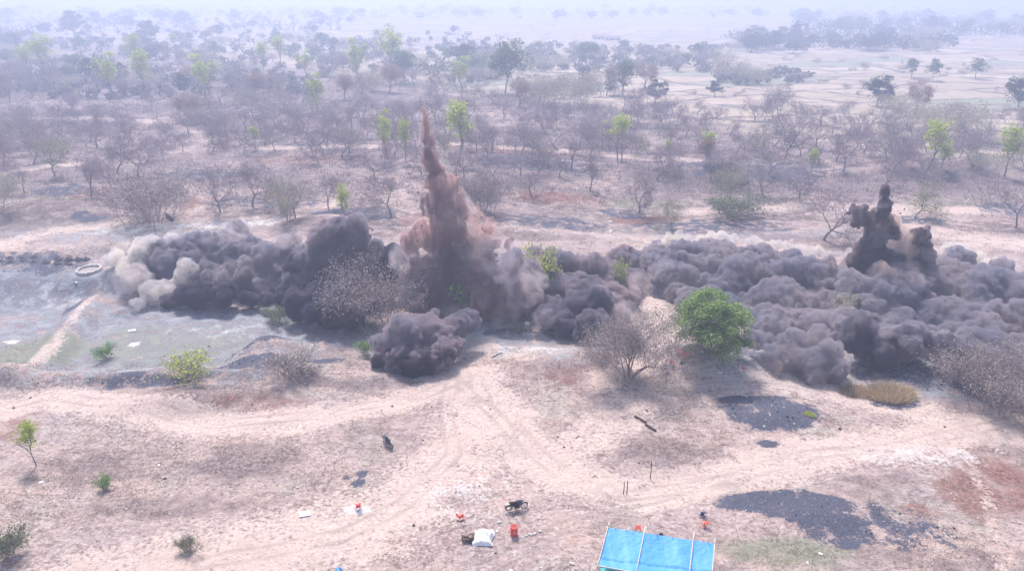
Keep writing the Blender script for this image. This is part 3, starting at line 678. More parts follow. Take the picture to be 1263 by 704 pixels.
def leaf_obj(name, c, size, rg, mat, parent, var=None):
    v, f, vr = leaf_cards(c, size, rg, var=var)
    o = mesh_np(name, v, f, mat, parent)
    a = o.data.attributes.new('var', 'FLOAT', 'FACE'); a.data.foreach_set('value', np.asarray(vr, np.float32))
    return o
def grow(rg, H, trunk=.28, spread=1.0, levels=5, r0=.16, nk=(3, 4), lean=.06, gnarl=.35, upw=.25, decay=.68):
    """returns limb segments, twig segments, tips"""
    segs = []; tips = []
    def br(p, d, L, r, lv):
        k = 3 if lv < 3 else 2
        for i in range(k):
            d = d + rg.normal(size=3) * gnarl * .45; d[2] += upw * .12 * (1 if lv else .5)
            d /= np.linalg.norm(d)
            q = p + d * L / k; r1 = r * (.86 if lv else .92)
            segs.append((*p, *q, r, r1, lv)); p = q; r = r1
            if lv and lv < levels and i < k - 1 and rg.random() < .75:
                s = rg.normal(size=3); s -= d * (s @ d); s /= np.linalg.norm(s) + 1e-9
                dd = d * .55 + s * .9 * spread; dd[2] += upw * .5
                br(p, dd / np.linalg.norm(dd), L * decay * rg.uniform(.6, .95), r * .55, lv + 1)
        if lv < levels:
            n = rg.integers(nk[0], nk[1] + 1) if lv < 2 else rg.integers(2, 4)
            ph = rg.uniform(0, 6.28)
            for j in range(n):
                ref = np.cross(d, [0.3, .2, .9]); ref /= np.linalg.norm(ref) + 1e-9; r2 = np.cross(d, ref)
                an = ph + j * 6.283 / n + rg.uniform(-.4, .4)
                s = ref * math.cos(an) + r2 * math.sin(an)
                dd = d * .75 + s * rg.uniform(.5, 1.0) * spread; dd[2] += upw
                br(p, dd / np.linalg.norm(dd), L * decay * rg.uniform(.75, 1.15) if lv else H * .27 * rg.uniform(.8, 1.15), r * rg.uniform(.55, .72), lv + 1)
        else: tips.append(p)
    d0 = np.array([rg.normal() * lean, rg.normal() * lean, 1.0]); d0 /= np.linalg.norm(d0)
    br(np.array([0, 0, -.25]), d0, H * trunk, r0, 0)
    segs = np.array(segs); tips = np.array(tips)
    k = H / max(tips[:, 2].max(), .1)
    segs[:, :6] *= k; tips = tips * k
    return segs[segs[:, 8] <= 2][:, :8], segs[segs[:, 8] > 2][:, :8], tips
M_BARK = simple('bark', (.20, .165, .17), .9, .35, 4)
M_BARKD = simple('bark_dark', (.10, .08, .085), .9, .3, 4)
M_TWIG = simple('twigs', (.27, .21, .22), .95, .25, 1.2)
M_TWIGP = simple('twigs_pale', (.42, .36, .33), .95, .2, 1.5)
M_LY = leafy('leaves_yellow_green', [(.26, .34, .05), (.44, .52, .09), (.62, .64, .16)], .4)
M_LG = leafy('leaves_green', [(.11, .18, .06), (.22, .33, .10), (.38, .48, .18)], .3)
M_LD = leafy('leaves_dark', [(.03, .05, .03), (.045, .075, .04), (.075, .11, .055)], .2)
M_LP = leafy('leaves_pale', [(.30, .27, .20), (.42, .38, .27), (.52, .48, .34)], .3)
M_LB = leafy('buds', [(.15, .115, .115), (.30, .245, .23), (.50, .43, .39)], .3)
M_LM = leafy('leaves_mid', [(.10, .15, .07), (.16, .22, .09), (.24, .29, .13)], .3)
M_STRAW = leafy('straw', [(.36, .26, .15), (.56, .43, .27), (.70, .58, .40)], .3)
ROOT_XY = Vector((0, 0, 0))
def tree_proto(kind, seed, H=8.5, **kw):
    rg = np.random.default_rng(seed)
    cat = 'tree'
    if kind == 'bare':
        limbs, tw, tips = grow(rg, H, trunk=kw.get('trunk', .26), spread=kw.get('spread', 1.05), levels=kw.get('levels', 5), r0=kw.get('r0', .17), gnarl=kw.get('gnarl', .4), upw=kw.get('upw', .22))
        root = empty('bare_tree')
        v, f = tubes(limbs, 5); mesh_np('trunk', v, f, kw.get('bark', M_BARK), root, True)
        tw[:, 6:8] = np.maximum(tw[:, 6:8], kw.get('tw', .014))
        # fine end twigs
        n = kw.get('fine', 3); ex = []
        for t in tips[rg.permutation(len(tips))[:kw.get('maxtips', 520)]]:
            for k in range(n):
                d = rg.normal(size=3); d[2] = abs(d[2]) * .6 + .1; d /= np.linalg.norm(d); q = t + d * rg.uniform(.35, .95) * H / 9
                ex.append((*t, *q, .012, .008))
        v1, f1 = tubes(tw, 3); v2, f2 = tubes(np.array(ex), 3)
        cr = mesh_np('crown', np.concatenate([v1, v2]), np.concatenate([f1, f2 + len(v1)]), kw.get('twm', M_TWIG), root)
        if kw.get('buds'):
            c = tips[rg.integers(0, len(tips), kw['buds'])] + rg.normal(size=(kw['buds'], 3)) * kw.get('bsp', .35)
            leaf_obj('foliage', c, kw.get('bsize', .07), rg, kw.get('budm', M_LB), root)
    elif kind in ('leafy', 'round', 'slim'):
        prm = dict(leafy=dict(trunk=.3, spread=1.0, upw=.25), round=dict(trunk=.16, spread=1.2, upw=.12), slim=dict(trunk=.3, spread=.55, upw=.65))[kind]
        limbs, tw, tips = grow(rg, H, levels=4, r0=kw.get('r0', .18), gnarl=.3, **prm)
        if kw.get('wide'):
            for a in (limbs, tw): a[:, [0, 1, 3, 4]] *= kw['wide']
            tips[:, :2] *= kw['wide']
        root = empty(kw.get('name', 'leafy_tree'))
        v, f = tubes(limbs, 4); v1, f1 = tubes(tw, 4); mesh_np('trunk', np.concatenate([v, v1]), np.concatenate([f, f1 + len(v)]), kw.get('bark', M_BARK), root, True)
        n = kw.get('n', 2500); ncl = kw.get('clumps', 60); cl = tips[rg.integers(0, len(tips), ncl)]
        rc = H * kw.get('rc', .085)
        cs = cl[rg.integers(0, ncl, n)]
        d = rg.normal(size=(n, 3)); d /= np.linalg.norm(d, axis=1, keepdims=True); rr = rg.random((n, 1)) ** .45
        c = cs + d * rr * rc * np.array([1.15, 1.15, .8])
        if kw.get('core'):
            # lobes round an oval body fill the crown down to its skirt
            lo_, hi_, wd_ = kw['core']; nl2 = kw.get('lobes', 46); cc = np.array([0, 0, H * (lo_ + hi_) / 2]); ext = np.array([H * wd_, H * wd_, H * (hi_ - lo_) / 2])
            d = rg.normal(size=(nl2, 3)); d /= np.linalg.norm(d, axis=1, keepdims=True); lc = cc + d * ext * rg.uniform(.35, .92, (nl2, 1)); lr = H * rg.uniform(.07, .15, (nl2, 1))
            m = int(n * kw.get('cf', 1.0)); k_ = rg.integers(0, nl2, m); d = rg.normal(size=(m, 3)); d /= np.linalg.norm(d, axis=1, keepdims=True); d[:, 2] = np.where(d[:, 2] < -.3, -d[:, 2], d[:, 2])
            c2 = lc[k_] + d * lr[k_] * rg.random((m, 1)) ** .3
            c = np.concatenate([c[:int(n * kw.get('tf', .3))], c2]); c = c[c[:, 2] > H * lo_ * .8]
        lf = leaf_obj('crown', c, kw.get('ls', .16), rg, kw.get('mat', M_LY), root)
    elif kind == 'bush':
        root = empty(kw.get('name', 'shrub')); segs = []; tips = []
        ns = kw.get('stems', 9); cat = 'shrub'
        for i in range(ns):
            a = rg.uniform(0, 6.28); l, t, tp = grow(rg, H * rg.uniform(.6, 1), trunk=.3, spread=kw.get('spread', 1.0), levels=kw.get('lv', 3), r0=kw.get('r0', .045), gnarl=.4, upw=.3)
            sh = np.array([math.cos(a), math.sin(a), 0]) * rg.uniform(0, kw.get('w', .5)) * H; tl = np.array([math.cos(a), math.sin(a), 0]) * .35 
            for g_ in (l, t):
                for c0 in (0, 3): g_[:, c0:c0 + 3] += sh + tl * g_[:, c0 + 2:c0 + 3]
                segs.append(g_)
            tips.append(tp + sh + tl * tp[:, 2:3])
        segs = np.concatenate(segs); tips = np.concatenate(tips); segs[:, 6:8] = np.maximum(segs[:, 6:8], kw.get('tw', .013))
        v, f = tubes(segs, 3); mesh_np('stem', v, f, kw.get('twm', M_TWIG), root)
        n = kw.get('n', 1500)
        c = tips[rg.integers(0, len(tips), n)] + rg.normal(size=(n, 3)) * kw.get('sp', .28)
        c[:, 2] = np.maximum(c[:, 2], .05)
        leaf_obj('foliage', c, kw.get('ls', .07), rg, kw.get('mat', M_LB), root)
    root['proto_h'] = H; root['category'] = cat
    return root
PROTO = {}
def protos(key, count_, kind, **kw):
    PROTO[key] = [[tree_proto(kind, kw.get('seed', 100) + i * 17 + hash_(key), **{k: v for k, v in kw.items() if k != 'seed'}), 0] for i in range(count_)]
def hash_(s): return sum(ord(c) * (i + 3) for i, c in enumerate(s)) % 997
prnd = random.Random(77)
ALL_TREES = []
def place(key, pos, height, label=None, group=None, wide=1.0, which=None, tilt=0.0, cat=None, rec=True, kindword=None):
    """put one plant at a world point; the prototype itself is used the first time"""
    lst = PROTO[key]; i = prnd.randrange(len(lst)) if which is None else which
    src = lst[i][0]
    o = src if lst[i][1] == 0 else copy_tree(src); lst[i][1] += 1
    s = height / src['proto_h']
    o.location = pos; o.scale = (s * wide, s * wide, s)
    o.rotation_euler = (prnd.uniform(-.04, .04), tilt, prnd.uniform(0, 6.28))
    if label: o['label'] = label
    if group: o['group'] = group
    elif 'group' in o.keys(): del o['group']
    if cat: o['category'] = cat
    ALL_TREES.append([o, pos, kindword, label])
    return o
def pl(key, px, py, hpx, label=None, **kw):
    p = G(px, py)
    depth = p.y * ca + (CAM_H - p.z) * sa
    return place(key, p, hpx * depth / FOC / max(.75, math.cos(math.atan2(CAM_H, p.y))), label, **kw)
protos('bare', 9, 'bare', H=8.5)
protos('baredark', 3, 'bare', H=8.5, bark=M_BARKD, fine=2, gnarl=.55, trunk=.3, upw=.15)
protos('barebud', 3, 'bare', H=8.5, buds=900, bsize=.10, budm=M_LP)
protos('bareyel', 2, 'bare', H=8.5, buds=900, bsize=.12, budm=M_LY)
protos('bigbare', 1, 'bush', H=10, stems=9, w=.06, lv=4, r0=.11, spread=1.2, n=30000, ls=.075, sp=.38, name='bare_tree')
protos('buddy', 2, 'bush', H=5, stems=18, w=.5, n=7000, ls=.085, sp=.35)
protos('rightbush', 1, 'bush', H=5.5, stems=30, w=.62, n=26000, ls=.07, sp=.32)
protos('yel', 5, 'slim', H=10, n=1100, clumps=30, rc=.08, ls=.2, core=(.28, 1.0, .17), lobes=22, tf=.25)
protos('pgreen', 4, 'leafy', H=9, n=2200, clumps=60, rc=.09, ls=.22, mat=M_LM, core=(.22, .98, .30), lobes=30, tf=.3)
protos('dark', 4, 'round', H=9, n=3600, clumps=50, rc=.1, ls=.24, mat=M_LD, core=(.10, .98, .48), bark=M_BARKD, tf=.1)
protos('green', 1, 'round', H=8.2, n=30000, clumps=60, rc=.10, ls=.12, mat=M_LG, core=(.02, .97, .60), r0=.22, lobes=130, tf=.05)
protos('brush', 4, 'bush', H=6, stems=12, w=.45, n=2600, ls=.13, sp=.45, mat=M_LP, twm=M_TWIGP)
protos('tan', 2, 'bare', H=7, buds=2200, bsize=.12, budm=leafy('leaves_tan', [(.30, .19, .12), (.42, .27, .18), (.50, .36, .26)]), upw=.5)
protos('sapl', 3, 'bush', H=1.8, stems=4, w=.1, n=700, ls=.09, sp=.15, mat=leafy('leaves_fresh', [(.10, .24, .03), (.20, .42, .06), (.34, .55, .12)], .4), name='sapling')
protos('saply', 2, 'bush', H=2.6, stems=4, w=.2, n=700, ls=.10, sp=.22, mat=M_LY, name='sapling')
protos('olive', 2, 'bush', H=2.2, stems=9, w=.4, n=1800, ls=.07, sp=.2, mat=M_LM)
protos('dry', 1, 'bush', H=3.2, stems=9, w=.3, n=60, ls=.03, twm=M_TWIGP, tw=.03, name='dry_shrub')
protos('scrubby', 3, 'bush', H=2.2, stems=12, w=.5, n=900, ls=.08, sp=.25, mat=M_LB)

GB = 'leafless trees of the woodland'
# the near and striking ones
pl('green', 876, 436, 72, 'big round bright green tree standing in front of the smoke on a small knoll', wide=1.14)
pl('bigbare', 776, 464, 88, 'big bushy leafless tree left of the round green tree, in front of the smoke', wide=1.05)
pl('rightbush', 1236, 500, 62, 'large pale grey leafless bush at the right edge below the dust', wide=1.15)
pl('buddy', 478, 400, 74, 'wide greyish leafless bush in front of the foot of the tall plume', wide=.95)
pl('buddy', 184, 274, 66, 'large grey leafless bush above the left end of the smoke', wide=1.0)
pl('buddy', 595, 262, 48, 'grey-green bush right behind the tall plume', wide=.9)
pl('saply', 246, 467, 34, 'yellow-green bushy shrub on the rim left of the dry white shrub', wide=1.35)
pl('dry', 360, 462, 32, 'dry whitish leafless shrub beside the black coal strip', wide=1.2)
pl('olive', 344, 399, 18, 'small grey-green shrub on top of the dark coal heap', wide=1.3)
pl('sapl', 130, 442, 17, 'small green sapling alone on the grey flat, left', wide=1.0)
pl('yel', 45, 574, 52, 'slender yellowish sapling with crooked stem at the left edge', wide=.8, cat='sapling')
pl('sapl', 131, 604, 18, 'small vivid green sapling on the scrubby slope, lower left', wide=.7)
pl('olive', 6, 690, 30, 'dull olive bush cut by the lower left corner', wide=.9)
pl('olive', 235, 680, 16, 'small olive tuft alone on the pale ground, lower left', wide=.9)
pl('sapl', 452, 438, 20, 'tiny green shrub at the left foot of the dark dust dome', wide=.8)
pl('sapl', 584, 394, 62, 'green leafy sprig showing in the brown dust of the tall plume', wide=.5)
pl('saply', 660, 362, 58, 'yellow-green young tree half sunk in the dust, left of its fellow', wide=.7)
pl('saply', 766, 360, 46, 'small green tree half sunk in the dust by the pale ramp', wide=.42)
pl('dry', 506, 432, 22, 'bare pale twig bush sticking out of the dust dome', wide=.6)
pl('scrubby', 875, 372, 22, 'bare twiggy bush behind the round green tree', wide=1.2)
pl('saply', 1046, 402, 40, 'dim yellow-green shrub inside the right dust bank', wide=.7)
pl('yel', 426, 276, 48, 'bright yellow-green slender tree behind the dust cascade', wide=.8)
pl('olive', 900, 268, 30, 'pale green shrub on the open ground behind the grey bank', wide=1.6)
pl('olive', 640, 408, 1 + 6, 'low weed clump beside the white stone', wide=1.5)
for px, py, h, w in ((30, 238, 34, 1), (113, 244, 54, 1), (1200, 208, 42, .9), (728, 236, 44, .9), (968, 196, 62, .9)):
    pl('baredark', px, py, h, wide=w, kindword='dark-branched leafless tree')
for px, py, h, w in ((272, 262, 62, .9), (312, 255, 60, 1.05), (482, 268, 58, 1.1), (462, 284, 46, 1), (788, 262, 58, 1.0), (1016, 296, 66, 1.15), (1040, 212, 58, .9), (1253, 280, 56, 1), (1088, 232, 40, 1), (1140, 222, 34, 1),
                     (968, 158, 52, .9), (940, 240, 44, 1.2), (985, 245, 48, 1.2), (690, 186, 44, 1), (540, 236, 40, 1), (655, 240, 36, 1.2)):
    pl('bare', px, py, h, wide=w, kindword='grey leafless tree')
for px, py, h, w in ((365, 270, 44, 1.1), (405, 258, 46, 1.0), (830, 286, 40, .8), (1128, 270, 48, 1.1), (350, 262, 40, .9), (900, 250, 36, 1.2), (655, 196, 36, 1.1), (548, 195, 28, .8), (800, 192, 30, 1), (240, 150, 34, 1.1)):
    pl('bareyel' if (px % 2 == 0) else 'barebud', px, py, h, wide=w, kindword='pale-dotted leafless tree')
for px, py, h, w in ((565, 202, 64, .95), (762, 200, 48, 1.05), (1142, 210, 52, 1.1), (1238, 218, 54, 1), (822, 196, 20, .9), (872, 200, 32, 1), (1160, 208, 26, 1.3), (315, 184, 24, 1), (391, 138, 38, 1.1), (253, 125, 46, 1.2),
                     (180, 118, 46, 1), (140, 120, 44, 1.1), (60, 96, 42, 1.2), (36, 96, 34, 1.2), (168, 84, 34, 1), (378, 95, 26, 1.4), (440, 100, 42, 1), (483, 92, 46, 1.3), (570, 112, 34, 1.3), (478, 196, 50, .7), (500, 198, 44, .7), (345, 82, 30, 1.2), (325, 86, 28, 1.1), (215, 60, 16, 1.4), (1000, 214, 26, 1)):
    pl('yel', px, py, h * 1.18, wide=w * 1.05, kindword='slender yellow-green tree')
for px, py, h, w in ((623, 116, 62, 1.0), (768, 118, 44, .9), (725, 82, 30, 1.7), (1203, 97, 24, 1.1), (400, 62, 22, 1.5), (410, 66, 20, 1.5), (85, 104, 24, 1.3), (1150, 100, 26, 1), (1124, 96, 24, 1), (245, 82, 20, 1.3), (500, 102, 40, 1), (10, 30, 20, 1.5), (20, 60, 22, 1.4)):
    pl('pgreen', px, py, h, wide=w, kindword='pale green leafy tree')
for px, py, h, w in ((92, 47, 32, 1.05), (56, 44, 16, 1.3), (184, 53, 26, 1.2), (113, 102, 32, 1.05), (150, 98, 20, 1), (228, 117, 26, .8), (1082, 131, 37, 1.05), (1256, 134, 40, 1.05), (881, 120, 20, 1.1), (808, 128, 30, 1.0), (575, 82, 28, 1.5), (160, 36, 16, 1.4), (143, 30, 14, 1.4), (120, 34, 18, 1.3),
                     (225, 32, 18, 1.3), (560, 42, 10, 1.3), (934, 52, 14, 1.4), (960, 52, 12, 1.4), (722, 110, 26, .8), (752, 118, 22, .8), (200, 30, 18, 1.4), (35, 48, 12, 1.4)):
    pl('dark', px, py, h, wide=w, kindword='dark green round tree')
for px, py, h, w in ((665, 128, 44, 1.2), (690, 132, 38, 1.2), (715, 130, 44, 1), (1165, 172, 48, 1.3), (905, 100, 30, 1.1), (600, 92, 28, 1.2), (890, 86, 26, 1), (450, 112, 30, 1.3), (1120, 158, 40, 1), (930, 104, 26, 1.2), (0, 262, 50, .7), (1213, 215, 30, 1), (905, 225, 26, 1.4), (355, 275, 44, .6)):
    pl('brush', px, py, h, wide=w, kindword='pale feathery shrub')
for px, py, h, w in ((313, 122, 32, 1.1), (233, 150, 36, 1.2), (10, 118, 34, 1.2), (1130, 140, 40, 1), (425, 122, 30, 1.2), (875, 205, 34, 1), (748, 118, 36, 1), (795, 110, 34, 1.2), (165, 62, 18, 1.6), (640, 132, 36, 1), (480, 114, 36, 1)):
    pl('tan', px, py, h, wide=w, kindword='tan-leaved tree')
# the mass of the leafless woodland
n = 0; tries = 0; taken = [t[1] for t in ALL_TREES]
def free(p, d):
    return all((p.x - q.x) ** 2 + (p.y - q.y) ** 2 > d * d for q in taken)
while n < 262 and tries < 9000:
    tries += 1
    px = prnd.uniform(-25, 1290); py = 108 + 128 * prnd.random() ** .9
    if px > 820 and py < 135 + (px - 820) * .03: continue
    if px > 1000 and py > 215: continue
    if 110 < px < 420 and 205 < py < 230 and prnd.random() < .4: continue
    if py > 222 and prnd.random() < .75: continue
    dens = .95 if 140 < py < 205 else .5
    if prnd.random() > dens: continue
    p = G(px, py)
    if cover('path', p.x, p.y) > .4 and prnd.random() < .85: continue
    if not free(p, 5.0): continue
    taken.append(p); n += 1
    key = prnd.choices(['bare', 'baredark', 'barebud', 'bareyel'], [14, 3, 2, .6])[0]
    place(key, p, prnd.uniform(6.2, 9.8), wide=prnd.uniform(.95, 1.35), kindword={'bare': 'grey leafless tree', 'baredark': 'dark-branched leafless tree'}.get(key, 'pale-dotted leafless tree'))
# trees and shrubs farther out
def belt(n, x0, x1, y0, y1, keys, h0, h1):
    for i in range(n):
        px = prnd.uniform(x0, x1); py = prnd.uniform(y0, y1); p = G(px, py)
        if not free(p, 6): continue
        taken.append(p); key = prnd.choice(keys)
        place(key, p, prnd.uniform(h0, h1), wide=prnd.uniform(1.1, 1.7), kindword={'dark': 'dark green round tree', 'pgreen': 'pale green leafy tree', 'yel': 'slender yellow-green tree', 'brush': 'pale feathery shrub', 'tan': 'tan-leaved tree', 'bare': 'grey leafless tree'}[key])
belt(60, 0, 620, 84, 112, ['bare', 'brush', 'tan', 'pgreen', 'bare', 'bare'], 6, 11)
belt(75, -10, 500, 30, 84, ['pgreen', 'brush', 'bare', 'pgreen', 'tan', 'dark'], 6, 13)
belt(36, 500, 860, 62, 90, ['dark', 'pgreen', 'bare', 'brush'], 5, 11)
belt(46, 900, 1180, 48, 66, ['dark', 'pgreen', 'brush', 'dark'], 7, 15)
belt(34, 0, 560, 12, 30, ['pgreen', 'dark', 'pgreen'], 10, 20)
belt(44, 980, 1263, 24, 50, ['dark', 'pgreen', 'brush'], 9, 20)
belt(26, 500, 1000, 14, 26, ['pgreen', 'dark'], 10, 20)
belt(20, 840, 1263, 66, 125, ['brush', 'bare', 'brush'], 2.5, 5)
# far woods that read as one mass
def far_woods(name, zones, mat, seed, label):
    rg = np.random.default_rng(seed); cs = []
    for x0, x1, y0, y1, n_, h0, h1 in zones:
        for i in range(n_):
            px, py = rg.uniform(x0, x1), y0 + (y1 - y0) * rg.random(); d = flat(px, py); z = float(hgt(*d)); h = rg.uniform(h0, h1); w = h * rg.uniform(.5, 1.0); k = 46
            u = rg.normal(size=(k, 3)); u /= np.linalg.norm(u, axis=1, keepdims=True); u *= rg.random((k, 1)) ** .4
            cs.append(np.array([d[0], d[1], z + h * .52]) + u * np.array([w, w, h * .5]))
    o = leaf_obj(name, np.concatenate(cs), 1.15, rg, mat, None); tag(o, label, 'woods', kind='stuff')
far_woods('far_woods', [(-20, 600, 10, 26, 260, 9, 18), (0, 420, 26, 44, 110, 6, 11), (900, 1180, 50, 62, 130, 6, 12), (990, 1290, 26, 48, 150, 8, 16), (560, 1290, 12, 22, 160, 9, 18)], M_LD, 21, 'dark bluish far woods along the horizon')
far_woods('far_scrub', [(0, 620, 46, 105, 330, 3, 7), (560, 880, 64, 90, 150, 3, 7), (880, 1000, 86, 104, 40, 2, 5), (380, 900, 58, 66, 60, 3, 6), (-10, 400, 100, 125, 80, 3, 6)], leafy('scrub_far', [(.13, .12, .11), (.22, .20, .16), (.30, .30, .19)], .3), 22, 'mixed brownish scrub on the plain between the far trees')
# labels that place every tree by what stands next to it
marks = [('the tall brown plume', 525, 200), ('the split dark plume', 1088, 240), ('the left edge of the photo', 0, 190), ('the right edge of the photo', 1263, 180), ('the left dust bank', 270, 285), ('the pale field road', 1000, 130),
         ('the big dark field tree', 1082, 115), ('the tall bright tree beside the plume', 565, 180), ('the bright tree, upper middle', 763, 180), ('the crooked bright tree', 1142, 190),
         ('the dark pair, top left', 90, 35), ('the dark round tree, upper left', 113, 95), ('the yellow-green tree, upper left', 253, 105), ('the pale green field', 435, 135), ('the tall pale green tree, top middle', 623, 95),
         ('the white brick chimney', 641, 20), ('the smaller white chimney', 515, 18), ('the small dark field tree', 881, 112), ('the bushy dark tree, top', 808, 115), ('the far tree belt', 1100, 40), ('the grey bush over the left bank', 184, 240), ('the black ground patch, right', 930, 212), ('the red earth strip', 800, 265)]
def unproj(p):
    d = np.array([p.x, p.y, p.z - CAM_H]); z = d[1] * ca - d[2] * sa
    return 631.5 + FOC * d[0] / z, 352 - FOC * (d[1] * sa + d[2] * ca) / z
buckets = {}
for rec in ALL_TREES:
    if rec[3]: continue
    u, v = unproj(rec[1]); m = min(marks, key=lambda q: math.hypot((q[1] - u) * .7, (q[2] - v) * 1.6))
    du, dv = u - m[1], (v - m[2]) * 2.0
    dr_ = ('right of' if du > 0 else 'left of') if abs(du) > abs(dv) else ('in front of' if dv > 0 else 'behind')
    if 'edge' in m[0]: dr_ = 'near'
    buckets.setdefault((rec[2], dr_, m[0]), []).append((math.hypot(du, dv), rec))
ORD = ['nearest', 'second nearest', 'third nearest', 'fourth nearest', 'fifth nearest', 'sixth nearest', 'seventh nearest', 'eighth nearest', 'ninth nearest', 'tenth nearest'] + ['%dth nearest' % k for k in range(11, 60)]
for (kw_, dr_, mk), lst in buckets.items():
    lst.sort(key=lambda q: q[0])
    for i, (_, rec) in enumerate(lst):
        rec[0]['label'] = ('%s %s %s' % (kw_, dr_, mk)) if len(lst) == 1 else ('%s, %s %s %s' % (kw_, ORD[i], dr_, mk))
        rec[0]['group'] = kw_ + 's of the plain'
for lst in PROTO.values():
    for o, used in lst:
        if not used:
            for ch in list(o.children): bpy.data.objects.remove(ch)
            bpy.data.objects.remove(o)
for o in list(C.objects):
    if 'proto_h' in o.keys(): del o['proto_h']

# ------------------------------------------------------------------ uncountable ground cover
def strands(name, n, xr, yr, accept, h, spread, mat, seed, w=.03, per=7, lean=.5):
    rg = np.random.default_rng(seed)
    x = rg.uniform(*xr, n * 4); y = rg.uniform(*yr, n * 4); ok = rg.random(n * 4) < accept(x, y); x = x[ok][:n]; y = y[ok][:n]; n = len(x)
    sc = rg.uniform(.5, 1.3, n)
    X_ = np.repeat(x, per) + rg.normal(size=n * per) * spread * np.repeat(sc, per); Y_ = np.repeat(y, per) + rg.normal(size=n * per) * spread * np.repeat(sc, per)
    Z_ = hgt(X_, Y_); m = len(X_); hh = h * np.repeat(sc, per) * rg.uniform(.5, 1.2, m)
    a = rg.uniform(0, 6.28, m); dx, dy = np.cos(a), np.sin(a); lx = rg.normal(size=m) * lean * hh; ly = rg.normal(size=m) * lean * hh
    v = np.stack([np.stack([X_ - dx * w, Y_ - dy * w, Z_ - .03], 1), np.stack([X_ + dx * w, Y_ + dy * w, Z_ - .03], 1), np.stack([X_ + lx, Y_ + ly, Z_ + hh], 1)], 1).reshape(-1, 3)
    o = mesh_np(name, v, np.arange(m * 3).reshape(-1, 3), mat)
    at_ = o.data.attributes.new('var', 'FLOAT', 'FACE'); at_.data.foreach_set('value', rg.random(m).astype(np.float32))
    return tag(o, kind='stuff')
def zone(k, x, y): return cover(k, x, y)
M_UNDER = leafy('undergrowth', [(.11, .085, .095), (.19, .145, .155), (.30, .235, .23)], .2)
M_WEED = leafy('weeds', [(.11, .085, .07), (.27, .21, .155), (.50, .44, .33)], .3)
u = strands('undergrowth', 17000, (-260, 280), (150, 420), lambda x, y: np.clip(zone('wood', x, y) * 1.2 - zone('path', x, y), 0, 1), 1.0, 1.0, M_UNDER, 5, w=.05, per=9, lean=.6)
tag(u, 'dusky brown leafless undergrowth between the woodland trees', 'undergrowth')
u = strands('dry_grass', 15000, (-75, 80), (44, 128), lambda x, y: np.clip((.05 + .95 * (fbm(x / 5, y / 5, 3, 61) > .54)) * (1 - zone('path', x, y)) * (1 - zone('coal', x, y)) * np.where(y > 90, .35, 1), 0, 1), .14, .25, M_WEED, 6, w=.03, per=8, lean=.9)
tag(u, 'short dry grass and weeds scattered over the bare ground', 'grass')
u = strands('dry_grass', 7000, (-230, 230), (126, 175), lambda x, y: np.clip((fbm(x / 9, y / 9, 3, 62) > .5) * (1 - zone('path', x, y)), 0, 1), .35, .4, M_WEED, 7, w=.035, per=8, lean=.8)
tag(u, 'dry grass tufts on the open strip behind the dust', 'grass')
rg = np.random.default_rng(8)
def pebbles(name, n, mat, s0, s1, xr, yr, seed, acc):
    rg = np.random.default_rng(seed)
    x = rg.uniform(*xr, n * 3); y = rg.uniform(*yr, n * 3); ok = rg.random(n * 3) < acc(x, y); x = x[ok][:n]; y = y[ok][:n]; n = len(x)
    s = s0 + (s1 - s0) * rg.random(n) ** 4
    base = np.array([[1, 0, 0], [-1, 0, 0], [0, 1, 0], [0, -1, 0], [0, 0, .7], [0, 0, -.5]]) 
    v = base[None] * s[:, None, None] * rg.uniform(.6, 1.3, (n, 6, 1)); v[:, :, 0] += x[:, None]; v[:, :, 1] += y[:, None]; v[:, :, 2] += (hgt(x, y) + s * .25)[:, None]
    f = np.array([[0, 2, 4], [2, 1, 4], [1, 3, 4], [3, 0, 4], [2, 0, 5], [1, 2, 5], [3, 1, 5], [0, 3, 5]])
    F = (f[None] + (np.arange(n) * 6)[:, None, None]).reshape(-1, 3)
    return tag(mesh_np(name, v.reshape(-1, 3), F, mat), kind='stuff')
o = pebbles('loose_stones', 7000, simple('stone_pale', (.62, .57, .54), .9, .2, .7), .025, .15, (-70, 75), (44, 110), 11, lambda x, y: .1 + .9 * (fbm(x / 7, y / 7, 2, 66) > .5))
tag(o, 'pale loose stones strewn over the ground', 'stones')
o = pebbles('coal_lumps', 2600, simple('coal', (.05, .05, .06), .8, .3, .7), .03, .22, (-60, 75), (48, 112), 12, lambda x, y: np.clip(zone('coal', x, y) + .05, 0, 1))
tag(o, 'small black coal lumps on and around the dark patches', 'coal')
def tuft(px, py, rpx, hpx, n, label, mat, seed, name='grass_clump'):
    rg = np.random.default_rng(seed); c = G(px, py); s = mpp(px, py); R0 = rpx * s; H0 = hpx * s
    a = rg.uniform(0, 6.28, n); r = R0 * np.sqrt(rg.random(n)); X_ = r * np.cos(a); Y_ = r * np.sin(a) * .7
    Z_ = hgt(X_ + c.x, Y_ + c.y) - c.z; hh = H0 * rg.uniform(.5, 1.1, n) * (1 - .5 * (r / R0) ** 2); b = rg.uniform(0, 6.28, n); w = .03
    lx = X_ * .35 + rg.normal(size=n) * .25 * hh; ly = Y_ * .35 + rg.normal(size=n) * .25 * hh
    v = np.stack([np.stack([X_ - np.cos(b) * w, Y_ - np.sin(b) * w, Z_ - .05], 1), np.stack([X_ + np.cos(b) * w, Y_ + np.sin(b) * w, Z_ - .05], 1), np.stack([X_ + lx, Y_ + ly, Z_ + hh], 1)], 1).reshape(-1, 3)
    o = mesh_np(name, v, np.arange(n * 3).reshape(-1, 3), mat); o.location = c
    at_ = o.data.attributes.new('var', 'FLOAT', 'FACE'); at_.data.foreach_set('value', rg.random(n).astype(np.float32))
    tag(o, label, 'grass clump')
tuft(1098, 488, 26, 16, 2600, 'thick straw-coloured grass clump by the right dark hollow', M_STRAW, 1)
